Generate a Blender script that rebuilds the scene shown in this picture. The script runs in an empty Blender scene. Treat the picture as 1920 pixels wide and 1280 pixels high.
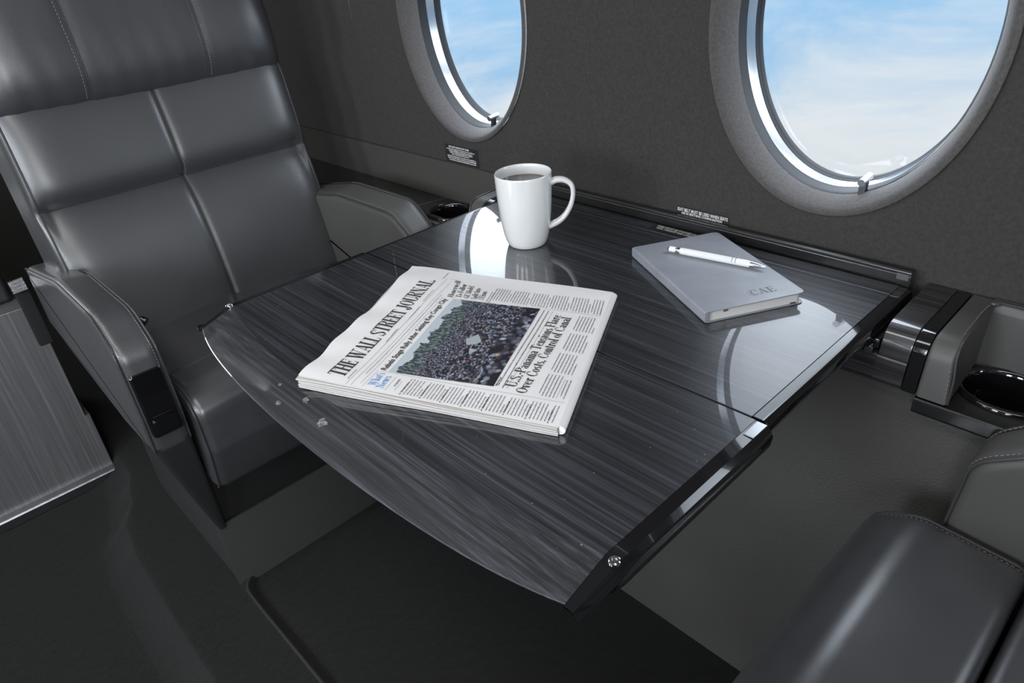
import bpy, bmesh, math, random
from mathutils import Vector, Matrix
C = bpy.context.scene.collection
PI = math.pi
rnd = random.Random(7)
sc = bpy.context.scene
sc.view_settings.view_transform = 'Standard'
sc.view_settings.look = 'None'
sc.view_settings.exposure = 0.0
sc.view_settings.gamma = 1.0
sc.view_settings.use_curve_mapping = False

# ------------------------------------------------------------------ camera
Rm = Matrix(((0.6929, -0.3200, 0.6461), (0.7171, 0.4006, -0.5706), (-0.0763, 0.8587, 0.5068)))
# re-orthonormalise
cx_ = Vector(Rm.col[0]).normalized(); cy_ = (Vector(Rm.col[1]) - cx_ * cx_.dot(Vector(Rm.col[1]))).normalized(); cz_ = cx_.cross(cy_)
cam = bpy.data.cameras.new('camera'); cam.lens = 24.738; cam.sensor_width = 36; cam.clip_start = 0.01
co = bpy.data.objects.new('camera', cam); C.objects.link(co)
co.matrix_world = Matrix.Translation((0, 0, 1.07)) @ Matrix((cx_, cy_, cz_)).transposed().to_4x4()
sc.camera = co

# ------------------------------------------------------------------ materials
def nt(m):
    m.use_nodes = True
    t = m.node_tree
    return t, t.nodes, t.links, t.nodes['Principled BSDF']
def setp(b, **k):
    for n, v in k.items():
        b.inputs[n.replace('_', ' ')].default_value = v
def rgb(c): return (c[0], c[1], c[2], 1)
def mat(name, col, rough=.5, metal=0., coat=0., coat_r=.03, spec=.5, bump=None, sheen=0., vary=None, coords='Object'):
    m = bpy.data.materials.new(name); t, N, L, b = nt(m)
    setp(b, Roughness=rough, Metallic=metal)
    b.inputs['Base Color'].default_value = rgb(col)
    b.inputs['Specular IOR Level'].default_value = spec
    b.inputs['Coat Weight'].default_value = coat; b.inputs['Coat Roughness'].default_value = coat_r
    if sheen:
        b.inputs['Sheen Weight'].default_value = sheen; b.inputs['Sheen Roughness'].default_value = .5
    tc = N.new('ShaderNodeTexCoord')
    if bump:
        last = None
        for sca, stren, dist in bump:
            n = N.new('ShaderNodeTexNoise'); n.inputs['Scale'].default_value = sca; n.inputs['Detail'].default_value = 3
            L.new(tc.outputs[coords], n.inputs['Vector'])
            bp = N.new('ShaderNodeBump'); bp.inputs['Strength'].default_value = stren; bp.inputs['Distance'].default_value = dist
            L.new(n.outputs['Fac'], bp.inputs['Height'])
            if last: L.new(last.outputs['Normal'], bp.inputs['Normal'])
            last = bp
        L.new(last.outputs['Normal'], b.inputs['Normal'])
    if vary:
        sca, amt = vary
        n = N.new('ShaderNodeTexNoise'); n.inputs['Scale'].default_value = sca; n.inputs['Detail'].default_value = 4
        L.new(tc.outputs[coords], n.inputs['Vector'])
        r = N.new('ShaderNodeMapRange'); r.inputs[1].default_value = .3; r.inputs[2].default_value = .7
        r.inputs[3].default_value = 1 - amt; r.inputs[4].default_value = 1 + amt
        L.new(n.outputs['Fac'], r.inputs[0])
        mx = N.new('ShaderNodeVectorMath'); mx.operation = 'SCALE'; mx.inputs[0].default_value = col[:3]
        L.new(r.outputs[0], mx.inputs['Scale']); L.new(mx.outputs[0], b.inputs['Base Color'])
    return m

def veneer(name, lo, hi, coat=1.0, axis='x', gloss=.015, sc_=1.0, dust=True):
    """fine straight-grained dark veneer under clear lacquer, grain along world x (or z)"""
    m = bpy.data.materials.new(name); t, N, L, b = nt(m)
    tc = N.new('ShaderNodeTexCoord')
    mp = N.new('ShaderNodeMapping')
    mp.inputs['Scale'].default_value = (2.4, 210, 210) if axis == 'x' else (210, 210, 2.4)
    L.new(tc.outputs['Object'], mp.inputs['Vector'])
    # slow waviness of grain
    n0 = N.new('ShaderNodeTexNoise'); n0.inputs['Scale'].default_value = 2.2; n0.inputs['Detail'].default_value = 2
    L.new(tc.outputs['Object'], n0.inputs['Vector'])
    ad = N.new('ShaderNodeVectorMath'); ad.operation = 'MULTIPLY_ADD'
    L.new(n0.outputs['Color'], ad.inputs[0]); ad.inputs[1].default_value = (0, 2.2, 2.2) if axis == 'x' else (2.2, 2.2, 0)
    L.new(mp.outputs[0], ad.inputs[2])
    n1 = N.new('ShaderNodeTexNoise'); n1.inputs['Scale'].default_value = 1.0 * sc_; n1.inputs['Detail'].default_value = 5; n1.inputs['Roughness'].default_value = .62
    L.new(ad.outputs[0], n1.inputs['Vector'])
    mp2 = N.new('ShaderNodeMapping'); mp2.inputs['Scale'].default_value = (5, 900, 900) if axis == 'x' else (900, 900, 5)
    L.new(tc.outputs['Object'], mp2.inputs['Vector'])
    n2 = N.new('ShaderNodeTexNoise'); n2.inputs['Scale'].default_value = 1.0 * sc_; n2.inputs['Detail'].default_value = 3
    L.new(mp2.outputs[0], n2.inputs['Vector'])
    ma = N.new('ShaderNodeMath'); ma.operation = 'MULTIPLY_ADD'; ma.inputs[1].default_value = .5
    L.new(n2.outputs['Fac'], ma.inputs[0]); L.new(n1.outputs['Fac'], ma.inputs[2])
    r = N.new('ShaderNodeValToRGB')
    r.color_ramp.elements[0].position = .62; r.color_ramp.elements[0].color = rgb(lo)
    r.color_ramp.elements[1].position = 1.02; r.color_ramp.elements[1].color = rgb(hi)
    e = r.color_ramp.elements.new(.80); e.color = rgb([lo[i] * .72 + hi[i] * .28 for i in range(3)])
    L.new(ma.outputs[0], r.inputs[0])
    src = r.outputs[0]
    if dust:
        nd = N.new('ShaderNodeTexVoronoi'); nd.inputs['Scale'].default_value = 70; nd.inputs['Randomness'].default_value = 1
        L.new(tc.outputs['Object'], nd.inputs['Vector'])
        lt = N.new('ShaderNodeMath'); lt.operation = 'LESS_THAN'; lt.inputs[1].default_value = .05
        L.new(nd.outputs['Distance'], lt.inputs[0])
        # only keep some specks
        sp = N.new('ShaderNodeSeparateColor'); L.new(nd.outputs['Color'], sp.inputs[0])
        gt = N.new('ShaderNodeMath'); gt.operation = 'GREATER_THAN'; gt.inputs[1].default_value = .6; L.new(sp.outputs[0], gt.inputs[0])
        mu = N.new('ShaderNodeMath'); mu.operation = 'MULTIPLY'; L.new(lt.outputs[0], mu.inputs[0]); L.new(gt.outputs[0], mu.inputs[1])
        mu2 = N.new('ShaderNodeMath'); mu2.operation = 'MULTIPLY'; mu2.inputs[1].default_value = .7; L.new(mu.outputs[0], mu2.inputs[0])
        mx = N.new('ShaderNodeMixRGB'); mx.inputs['Color2'].default_value = (.28, .28, .3, 1)
        L.new(mu2.outputs[0], mx.inputs['Fac']); L.new(src, mx.inputs['Color1']); src = mx.outputs[0]
    L.new(src, b.inputs['Base Color'])
    b.inputs['Roughness'].default_value = .38
    b.inputs['Coat Weight'].default_value = coat; b.inputs['Coat Roughness'].default_value = gloss
    b.inputs['Coat IOR'].default_value = 1.62
    return m

M = {}
M['leather'] = mat('black_leather', (.050, .0505, .054), .40, spec=1.0, coat=.6, coat_r=.30, bump=[(9, .35, .006), (700, .25, .0006)], vary=(6, .10))
M['leather_soft'] = mat('soft_black_leather', (.046, .046, .050), .38, spec=1.0, coat=.9, coat_r=.28, bump=[(14, .30, .005), (900, .22, .0005)], vary=(9, .14))
M['leather_grey'] = mat('charcoal_leather', (.076, .073, .069), .46, bump=[(420, .2, .0006)], vary=(7, .1))
M['post_leather'] = mat('dark_post_leather', (.024, .024, .024), .5, bump=[(420, .3, .001)])  # darker leather stands in for the shade on the arm posts
M['piping'] = mat('piping_leather', (.05, .05, .052), .35)
M['thread'] = mat('grey_thread', (.20, .20, .20), .7)
M['suede_wall'] = mat('charcoal_wall_fabric', (.048, .0455, .0425), .95, spec=.2, sheen=.12, bump=[(650, .35, .0008)], vary=(260, .16))
M['suede_ring'] = mat('grey_suede', (.088, .082, .080), .9, spec=.25, sheen=.3, bump=[(380, .45, .0010)], vary=(300, .18))
M['side_panel'] = mat('embossed_panel_leather', (.078, .075, .068), .55, bump=[(330, .55, .0014), (5, .3, .01)], vary=(5, .12))
M['ledge_panel'] = mat('ledge_panel_cloth', (.072, .068, .063), .9, spec=.2, bump=[(600, .3, .0006)])
M['carpet'] = mat('black_carpet', (.012, .0118, .0112), 1, spec=.08, sheen=.10, bump=[(900, .9, .003), (60, .4, .004)], vary=(340, .5))
M['carpet_edge'] = mat('carpet_binding', (.05, .05, .048), 1, spec=.1, bump=[(900, .9, .002)])
M['carpet_lit'] = mat('lit_carpet_nosing', (.018, .0176, .0170), 1, spec=.08, sheen=.1, bump=[(900, .9, .003)], vary=(340, .5))  # paler carpet paints the lit strip along the aisle fillet
M['scuff'] = mat('scuffed_lacquer', (.13, .13, .135), .35, bump=[(300, .8, .002)], vary=(220, .9))
M['plinth'] = mat('plinth_cloth', (.058, .058, .055), .9, spec=.2, bump=[(500, .3, .0008)])
M['black_gloss'] = mat('black_gloss_plastic', (.006, .006, .007), .09, coat=1, coat_r=.02)
M['black_void'] = mat('matt_black', (.008, .008, .008), .8)
M['kick_metal'] = mat('worn_kick_metal', (.35, .36, .38), .32, metal=1, bump=[(40, .3, .002)])
M['chrome'] = mat('chrome', (.72, .73, .75), .12, metal=1, bump=[(200, .1, .0005)])
M['steel'] = mat('brushed_steel', (.45, .46, .48), .3, metal=1)
M['darkmetal'] = mat('dark_metal', (.12, .12, .13), .28, metal=1)
M['ceramic'] = mat('white_ceramic', (.80, .80, .79), .16, coat=.6, coat_r=.04)
M['coffee'] = mat('black_coffee', (.012, .008, .006), .05, coat=.6, coat_r=.02)
M['veneer'] = veneer('ebony_veneer', (.0065, .007, .0095), (.072, .076, .092))
M['veneer_side'] = veneer('ebony_veneer_console', (.005, .0045, .005), (.075, .07, .078), dust=False)
M['veneer_dark'] = veneer('ebony_veneer_dark', (.005, .005, .005), (.014, .014, .014), gloss=.15, dust=False)
M['cabinet_veneer'] = veneer('cabinet_veneer', (.17, .17, .175), (.30, .30, .31), coat=.3, axis='z', gloss=.35, dust=False)
M['cabinet_veneer'].node_tree.nodes['Principled BSDF'].inputs['Metallic'].default_value = .45
M['paper'] = mat('newsprint', (.79, .775, .77), .9, spec=.15, bump=[(30, .15, .002)], vary=(14, .03))
M['paper_side'] = mat('newsprint_edge', (.52, .50, .48), .95, spec=.1)
M['ink'] = mat('newspaper_ink', (.028, .028, .032), .8)
M['ink_grey'] = mat('newspaper_small_ink', (.13, .13, .135), .8)
M['ink_blue'] = mat('newspaper_blue_ink', (.12, .30, .66), .8)
M['tent'] = mat('printed_tent', (.36, .40, .40), .8)
M['book_cover'] = mat('grey_notebook_cover', (.27, .285, .32), .36, bump=[(500, .2, .0004)], vary=(30, .08))
M['book_edge'] = mat('notebook_pages', (.74, .72, .69), .8)
M['book_mark'] = mat('debossed_mark', (.045, .052, .065), .5)
M['pen_white'] = mat('white_pen_barrel', (.85, .85, .84), .25, coat=.5)
M['pen_chrome'] = mat('pen_chrome', (.62, .62, .63), .15, metal=1)
M['rubber'] = mat('grey_rubber', (.10, .10, .10), .7)
M['placard'] = mat('placard_black', (.018, .018, .018), .6)
M['print_white'] = mat('placard_print', (.86, .86, .85), .7)
M['cabin_shell'] = mat('cabin_lining', (.10, .098, .095), .85)
M['clear_trim'] = mat('window_liner', (.36, .37, .39), .14, metal=.85)
b_ = M['clear_trim'].node_tree.nodes['Principled BSDF']
b_.inputs['Thin Film Thickness'].default_value = 620; b_.inputs['Thin Film IOR'].default_value = 1.6
M['liner_dark'] = mat('window_gasket', (.011, .013, .016), .5, spec=.25)
M['lamp'] = mat('lamp_housing', (.6, .6, .6), .5)

def glass_mat():
    m = bpy.data.materials.new('window_pane_glass'); m.use_nodes = True
    t = m.node_tree; N, L = t.nodes, t.links; N.clear()
    o = N.new('ShaderNodeOutputMaterial'); mx = N.new('ShaderNodeMixShader'); tr = N.new('ShaderNodeBsdfTransparent'); gl = N.new('ShaderNodeBsdfGlossy')
    tr.inputs[0].default_value = (.985, .99, .99, 1); gl.inputs['Roughness'].default_value = .02
    mx.inputs[0].default_value = .035
    L.new(tr.outputs[0], mx.inputs[1]); L.new(gl.outputs[0], mx.inputs[2]); L.new(mx.outputs[0], o.inputs[0])
    return m
M['glass'] = glass_mat()

def photo_mat():
    """printed crowd photograph: pale sky, grey-green buildings, then a packed crowd growing larger to the foot"""
    m = bpy.data.materials.new('printed_crowd_photo'); t, N, L, b = nt(m)
    uv = N.new('ShaderNodeTexCoord'); sp = N.new('ShaderNodeSeparateXYZ'); L.new(uv.outputs['UV'], sp.inputs[0])
    def math_(op, a, c=None, d=None):
        n = N.new('ShaderNodeMath'); n.operation = op
        for i, x in enumerate((a, c, d)):
            if x is None: continue
            if isinstance(x, (int, float)): n.inputs[i].default_value = x
            else: L.new(x, n.inputs[i])
        return n.outputs[0]
    U, V = sp.outputs[0], sp.outputs[1]
    def noise(s, sx=1, sy=1, det=2):
        mp = N.new('ShaderNodeMapping'); mp.inputs['Scale'].default_value = (sx, sy, 1); L.new(uv.outputs['UV'], mp.inputs[0])
        n = N.new('ShaderNodeTexNoise'); n.inputs['Scale'].default_value = s; n.inputs['Detail'].default_value = det; L.new(mp.outputs[0], n.inputs['Vector']); return n.outputs['Fac']
    def mix(f, a, c):
        n = N.new('ShaderNodeMixRGB')
        L.new(f, n.inputs[0])
        for i, x in ((1, a), (2, c)):
            if isinstance(x, tuple): n.inputs[i].default_value = rgb(x)
            else: L.new(x, n.inputs[i])
        return n.outputs[0]
    def crowd(scale, x0):
        mp = N.new('ShaderNodeMapping'); mp.inputs['Scale'].default_value = (1, .85, 1); L.new(uv.outputs['UV'], mp.inputs[0])
        v = N.new('ShaderNodeTexVoronoi'); v.inputs['Scale'].default_value = scale; L.new(mp.outputs[0], v.inputs['Vector'])
        s = N.new('ShaderNodeSeparateColor'); L.new(v.outputs['Color'], s.inputs[0])
        r = N.new('ShaderNodeValToRGB'); r.color_ramp.interpolation = 'CONSTANT'
        els = [(0, (.016, .016, .022)), (.30, (.07, .07, .095)), (.46, (.20, .19, .25)), (.60, (.36, .37, .46)), (.74, (.11, .15, .25)), (.82, (.56, .57, .66)), (.92, (.40, .14, .11)), (.955, (.16, .30, .60)), (.98, (.55, .40, .30))]
        r.color_ramp.elements[0].position = 0; r.color_ramp.elements[0].color = rgb(els[0][1])
        r.color_ramp.elements[1].position = els[1][0]; r.color_ramp.elements[1].color = rgb(els[1][1])
        for p, c in els[2:]:
            e = r.color_ramp.elements.new(p); e.color = rgb(c)
        L.new(s.outputs[0], r.inputs[0])
        d = math_('MULTIPLY', v.outputs['Distance'], 1.05)
        return mix(math_('MINIMUM', d, 1.0), r.outputs[0], (.012, .012, .016))
    big = crowd(24, 0); mid = crowd(58, 0); small = crowd(120, 0)
    depth = math_('ADD', math_('MULTIPLY', V, .95), math_('MULTIPLY', noise(3), .35))      # V: 0 top, 1 foot
    c1 = mix(math_('GREATER_THAN', depth, .60), small, mid)
    c2 = mix(math_('GREATER_THAN', depth, .94), c1, big)
    n1 = noise(9, 1, .3, 4); n2 = noise(26, 1, .45, 3)
    line_sky = math_('ADD', math_('MULTIPLY', n1, .34), math_('MULTIPLY', n2, .10))       # skyline height
    bld = mix(math_('GREATER_THAN', noise(30, 2, .6, 1), .53), (.045, .06, .065), (.16, .20, .20))
    is_sky = math_('LESS_THAN', V, math_('SUBTRACT', line_sky, .125))
    is_b = math_('LESS_THAN', V, math_('ADD', line_sky, .03))
    c3 = mix(is_b, c2, bld); c4 = mix(is_sky, c3, (.50, .55, .60))
    L.new(c4, b.inputs['Base Color']); b.inputs['Roughness'].default_value = .75; b.inputs['Specular IOR Level'].default_value = .2
    return m
M['photo'] = photo_mat()

# ------------------------------------------------------------------ mesh helpers
def finish(name, bm, m, parent=None, smooth=True, ang=.62, recalc=True):
    if recalc: bmesh.ops.recalc_face_normals(bm, faces=bm.faces[:])
    if smooth:
        for f in bm.faces: f.smooth = True
        for e in bm.edges:
            if len(e.link_faces) == 2 and e.calc_face_angle(0) > ang: e.smooth = False
    me = bpy.data.meshes.new(name); bm.to_mesh(me); bm.free()
    if isinstance(m, (list, tuple)):
        for x in m: me.materials.append(M[x])
    else: me.materials.append(M[m])
    o = bpy.data.objects.new(name, me); C.objects.link(o)
    if parent is not None: o.parent = parent
    if smooth and len(me.polygons) > 6:
        w = o.modifiers.new('weighted_normals', 'WEIGHTED_NORMAL'); w.keep_sharp = True; w.weight = 80
    return o
def thing(name, label, cat, loc=(0, 0, 0), rotz=0, group=None):
    o = bpy.data.objects.new(name, None); C.objects.link(o); o.empty_display_size = .05
    o.location = loc; o.rotation_euler = (0, 0, rotz); o['label'] = label; o['category'] = cat
    if group: o['group'] = group
    return o
def tag(o, label, cat, group=None):
    o['label'] = label; o['category'] = cat
    if group: o['group'] = group
    return o
def structure(o): o['kind'] = 'structure'; return o

def box(bm, a, b, bev=0, seg=2, mi=0):
    r = bmesh.ops.create_cube(bm, size=1)
    vs = r['verts']
    for v in vs:
        v.co = Vector((a[i] + (v.co[i] + .5) * (b[i] - a[i]) for i in range(3)))
    if bev:
        es = list({e for v in vs for e in v.link_edges})
        r = bmesh.ops.bevel(bm, geom=es, offset=bev, segments=seg, affect='EDGES', profile=.5)
    return vs
def fillet(pts, n=6):
    """2D polygon of (x,y,r) -> points with rounded corners"""
    out = []; k = len(pts)
    for i in range(k):
        p = Vector(pts[i][:2]); r = pts[i][2] if len(pts[i]) > 2 else 0
        a = Vector(pts[i - 1][:2]); b = Vector(pts[(i + 1) % k][:2])
        if r <= 0: out.append(p); continue
        da = (a - p); db = (b - p); la, lb = da.length, db.length; da.normalize(); db.normalize()
        ang = da.angle(db); d = min(r / math.tan(ang / 2), la * .49, lb * .49)
        q0 = p + da * d; q1 = p + db * d
        for j in range(n + 1):
            t = j / n
            out.append(q0 * (1 - t) ** 2 + p * 2 * t * (1 - t) + q1 * t * t)
    return out
def inset2(pts, d):
    k = len(pts); area = sum(pts[i - 1].x * pts[i].y - pts[i].x * pts[i - 1].y for i in range(k))
    s = 1 if area > 0 else -1; out = []
    for i in range(k):
        e0 = (pts[i] - pts[i - 1]); e1 = (pts[(i + 1) % k] - pts[i])
        n0 = Vector((-e0.y, e0.x)).normalized() * s if e0.length > 1e-9 else Vector((0, 0))
        n1 = Vector((-e1.y, e1.x)).normalized() * s if e1.length > 1e-9 else Vector((0, 0))
        n = (n0 + n1)
        if n.length < 1e-6: n = n0
        n.normalize(); c = max(.5, n.dot(n0)); out.append(pts[i] + n * (d / c))
    return out
AX = {'y': lambda p, w: Vector((p.x, w, p.y)), 'x': lambda p, w: Vector((w, p.x, p.y)), 'z': lambda p, w: Vector((p.x, p.y, w))}
def rprism(bm, pts, axis, a, b, r=0, seg=4, mid=1, f=None, mi=0):
    """prism of a 2D outline between a and b along axis, with edges rounded by r; f warps each vertex"""
    pts = [Vector(p[:2]) for p in pts]; rings = []
    if r > 0:
        for j in range(seg + 1):
            t = PI / 2 * j / seg; rings.append((a + r * (1 - math.sin(t)) if False else a + r * (1 - math.cos(t)), r * (1 - math.sin(t))))
        st = [(a + r) + (b - a - 2 * r) * i / mid for i in range(1, mid)]
        for w in st: rings.append((w, 0))
        for j in range(seg, -1, -1):
            t = PI / 2 * j / seg; rings.append((b - r * (1 - math.cos(t)), r * (1 - math.sin(t))))
    else:
        rings = [(a + (b - a) * i / mid, 0) for i in range(mid + 1)]
    vr = []
    for w, d in rings:
        q = inset2(pts, d) if d > 1e-7 else pts
        ring = []
        for p in q:
            P = AX[axis](p, w)
            if f: P = f(P)
            ring.append(bm.verts.new(P))
        vr.append(ring)
    k = len(pts); fs = []
    for i in range(len(vr) - 1):
        for j in range(k):
            fs.append(bm.faces.new((vr[i][j], vr[i][(j + 1) % k], vr[i + 1][(j + 1) % k], vr[i + 1][j])))
    fs.append(bm.faces.new(vr[0][::-1])); fs.append(bm.faces.new(vr[-1]))
    for x in fs: x.material_index = mi
    return vr
def tube(bm, pts, rad, n=8, closed=False, caps=True, mi=0):
    pts = [Vector(p) for p in pts]; k = len(pts); rings = []; up = None
    for i, p in enumerate(pts):
        if closed: d = pts[(i + 1) % k] - pts[i - 1]
        else: d = pts[min(i + 1, k - 1)] - pts[max(i - 1, 0)]
        d.normalize()
        if up is None:
            up = Vector((0, 0, 1)) if abs(d.z) < .9 else Vector((1, 0, 0))
        s = d.cross(up).normalized(); up = s.cross(d).normalized()
        r = rad(i / (k - 1)) if callable(rad) else rad
        if isinstance(r, tuple): ra, rb = r
        else: ra = rb = r
        rings.append([bm.verts.new(p + s * math.cos(2 * PI * j / n) * ra + up * math.sin(2 * PI * j / n) * rb) for j in range(n)])
    m_ = k if closed else k - 1
    for i in range(m_):
        A, B = rings[i], rings[(i + 1) % k]
        for j in range(n):
            f = bm.faces.new((A[j], A[(j + 1) % n], B[(j + 1) % n], B[j])); f.material_index = mi
    if caps and not closed:
        bm.faces.new(rings[0][::-1]).material_index = mi; bm.faces.new(rings[-1]).material_index = mi
def lathe(bm, prof, n=48, cen=(0, 0), sx=1, sy=1, close=False):
    rings = []
    for r, z in prof:
        if r < 1e-6: rings.append([bm.verts.new((cen[0], cen[1], z))])
        else: rings.append([bm.verts.new((cen[0] + r * sx * math.cos(2 * PI * j / n), cen[1] + r * sy * math.sin(2 * PI * j / n), z)) for j in range(n)])
    for i in range(len(rings) - 1):
        A, B = rings[i], rings[i + 1]
        for j in range(n):
            if len(A) == 1 and len(B) == 1: continue
            if len(A) == 1: bm.faces.new((A[0], B[(j + 1) % n], B[j]))
            elif len(B) == 1: bm.faces.new((A[j], A[(j + 1) % n], B[0]))
            else: bm.faces.new((A[j], A[(j + 1) % n], B[(j + 1) % n], B[j]))
def resample(pts, step):
    pts = [Vector(p) for p in pts]; out = [pts[0].copy()]; acc = 0
    for a, b in zip(pts, pts[1:]):
        L = (b - a).length; pos = step - acc
        while pos <= L: out.append(a.lerp(b, pos / L)); pos += step
        acc = (acc + L) % step if L + acc >= step else acc + L
    return out
def smooth_curve(pts, n=8):
    """catmull-rom through points"""
    P = [Vector(p) for p in pts]; out = []
    for i in range(len(P) - 1):
        p0 = P[max(i - 1, 0)]; p1 = P[i]; p2 = P[i + 1]; p3 = P[min(i + 2, len(P) - 1)]
        for j in range(n):
            t = j / n
            out.append(.5 * ((2 * p1) + (-p0 + p2) * t + (2 * p0 - 5 * p1 + 4 * p2 - p3) * t * t + (-p0 + 3 * p1 - 3 * p2 + p3) * t ** 3))
    out.append(P[-1]); return out
def stitches(bm, pts, step=.0045, length=.0028, rad=.00045):
    q = resample(pts, step)
    for a, b in zip(q, q[1:]):
        d = (b - a); tube(bm, [a, a + d * (length / step)], rad, n=4)

# ------------------------------------------------------------------ text meshes
def sans(bm, text, size, fn, bold=0., mi=0, cell=None, fit=None):
    """built-in sans font text laid through fn(x, y)->Vector; x along the line, y up; returns width"""
    cu = bpy.data.curves.new('t', 'FONT'); cu.body = text; cu.size = size; cu.offset = bold; cu.resolution_u = 2; cu.space_character = .98
    ob = bpy.data.objects.new('t', cu); C.objects.link(ob)
    dg = bpy.context.evaluated_depsgraph_get(); me = bpy.data.meshes.new_from_object(ob.evaluated_get(dg))
    bpy.data.objects.remove(ob); bpy.data.curves.remove(cu)
    xs = [v.co.x for v in me.vertices]
    w = max(xs) - min(xs) if xs else 1; k = (fit / w) if fit else 1; x0 = min(xs) if xs else 0
    vs = [bm.verts.new(fn((v.co.x - x0) * k, v.co.y)) for v in me.vertices]
    for p in me.polygons:
        try: bm.faces.new([vs[i] for i in p.vertices]).material_index = mi
        except ValueError: pass
    bpy.data.meshes.remove(me)
    return w * k

def glyphs():
    G = {}
    S = lambda *a: [('s', x, y) for x, y in a]
    G['T'] = (.62, [('v', .31, 0, 1), ('h', .03, .59, 1), ('n', .03, 1, .03, .76), ('n', .59, 1, .59, .76)] + S((.31, 0)))
    G['H'] = (.70, [('v', .15, 0, 1), ('v', .55, 0, 1), ('h', .15, .55, .5)] + S((.15, 0), (.15, 1), (.55, 0), (.55, 1)))
    G['E'] = (.58, [('v', .15, 0, 1), ('h', .15, .52, 1), ('h', .15, .52, 0), ('h', .15, .40, .5), ('n', .52, 1, .52, .74), ('n', .52, 0, .52, .28), ('n', .40, .38, .40, .62)] + S((.13, 0), (.13, 1)))
    G['F'] = (.55, [('v', .15, 0, 1), ('h', .15, .50, 1), ('h', .15, .40, .5), ('n', .50, 1, .50, .74), ('n', .40, .38, .40, .62)] + S((.15, 0), (.13, 1)))
    G['W'] = (.98, [('t', .10, 1, .30, 0), ('n', .30, 0, .48, .98), ('t', .44, 1, .64, 0), ('n', .66, 0, .86, 1)] + S((.10, 1), (.44, 1), (.86, 1)))
    G['A'] = (.68, [('n', .08, 0, .32, 1), ('t', .34, 1, .56, 0), ('h', .16, .46, .32)] + S((.08, 0), (.57, 0)))
    G['L'] = (.56, [('v', .15, 0, 1), ('h', .15, .50, 0), ('n', .50, 0, .50, .30)] + S((.15, 1), (.13, 0)))
    G['S'] = (.54, [('a', .26, .76, .16, .24, 40, 250), ('a', .28, .26, .17, .26, -150, 75), ('t', .16, .64, .40, .40), ('n', .43, .70, .43, .98), ('n', .08, .02, .08, .32)])
    G['R'] = (.66, [('v', .15, 0, 1), ('h', .15, .34, 1), ('h', .15, .34, .5), ('a', .33, .75, .20, .25, -90, 90), ('t', .38, .5, .56, 0)] + S((.15, 0), (.13, 1), (.60, 0)))
    G['J'] = (.50, [('v', .32, .2, 1), ('a', .19, .16, .13, .28, 180, 360), ('d', .08, .14)] + S((.32, 1)))
    G['O'] = (.66, [('a', .33, .5, .23, .5, 0, 360)])
    G['U'] = (.68, [('v', .15, .25, 1), ('n', .55, .25, .55, 1), ('a', .35, .25, .20, .25, 180, 360)] + S((.15, 1), (.55, 1)))
    G['N'] = (.70, [('n', .13, 0, .13, 1), ('t', .13, 1, .56, 0), ('n', .56, 0, .56, 1)] + S((.13, 0), (.11, 1), (.56, 1)))
    G['C'] = (.60, [('a', .33, .5, .23, .5, 42, 318), ('n', .52, .66, .52, .94)])
    G['G'] = (.66, [('a', .33, .5, .23, .5, 42, 300), ('v', .52, .04, .42), ('n', .52, .66, .52, .94)] + S((.52, .42)))
    G['P'] = (.60, [('v', .15, 0, 1), ('h', .15, .33, 1), ('h', .15, .33, .47), ('a', .32, .735, .20, .265, -90, 90)] + S((.15, 0), (.13, 1)))
    G['M'] = (.84, [('n', .12, 0, .12, 1), ('t', .12, 1, .40, 0), ('n', .40, 0, .68, 1), ('v', .70, 0, 1)] + S((.12, 0), (.11, 1), (.70, 0), (.70, 1)))
    G['I'] = (.30, [('v', .15, 0, 1)] + S((.15, 0), (.15, 1)))
    X = .64
    G['a'] = (.46, [('v', .32, .04, .46), ('a', .21, .46, .12, .18, 0, 170), ('a', .20, .18, .12, .18, 70, 300), ('n', .32, .02, .42, .02)])
    G['n'] = (.50, [('v', .13, 0, X), ('v', .37, 0, .46), ('a', .25, .44, .13, .20, 0, 180)] + S((.13, 0), (.37, 0)))
    G['m'] = (.74, [('v', .13, 0, X), ('v', .37, 0, .46), ('v', .61, 0, .46), ('a', .25, .44, .13, .20, 0, 180), ('a', .49, .44, .13, .20, 0, 180)] + S((.13, 0), (.37, 0), (.61, 0)))
    G['i'] = (.26, [('v', .13, 0, X), ('d', .13, .9)] + S((.13, 0), (.10, X)))
    G['l'] = (.26, [('v', .13, 0, 1)] + S((.13, 0), (.10, 1)))
    G['s'] = (.38, [('a', .18, .48, .10, .16, 40, 250), ('a', .19, .17, .11, .17, -150, 75), ('t', .12, .40, .26, .25)])
    G['o'] = (.44, [('a', .22, .32, .15, .32, 0, 360)])
    G['r'] = (.38, [('v', .13, 0, X), ('n', .15, .46, .24, X), ('d', .28, .56)] + S((.13, 0)))
    G['e'] = (.42, [('a', .22, .32, .15, .32, 25, 320), ('h', .09, .35, .37)])
    G['v'] = (.44, [('t', .08, X, .22, 0), ('n', .22, 0, .36, X)] + S((.08, X), (.36, X)))
    G['w'] = (.66, [('t', .08, X, .20, 0), ('n', .20, 0, .32, X), ('t', .30, X, .42, 0), ('n', .42, 0, .56, X)] + S((.08, X), (.56, X)))
    G['y'] = (.44, [('t', .08, X, .22, 0), ('n', .12, -.26, .36, X)] + S((.08, X), (.36, X)))
    G['t'] = (.32, [('v', .14, .06, .84), ('h', .03, .28, X), ('n', .14, .03, .28, .03)])
    G['f'] = (.32, [('v', .13, 0, .82), ('h', .03, .27, X), ('a', .22, .82, .10, .18, 30, 180)] + S((.13, 0)))
    G['d'] = (.48, [('v', .34, 0, 1), ('a', .21, .32, .14, .32, 40, 320)] + S((.38, 0), (.31, 1)))
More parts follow.
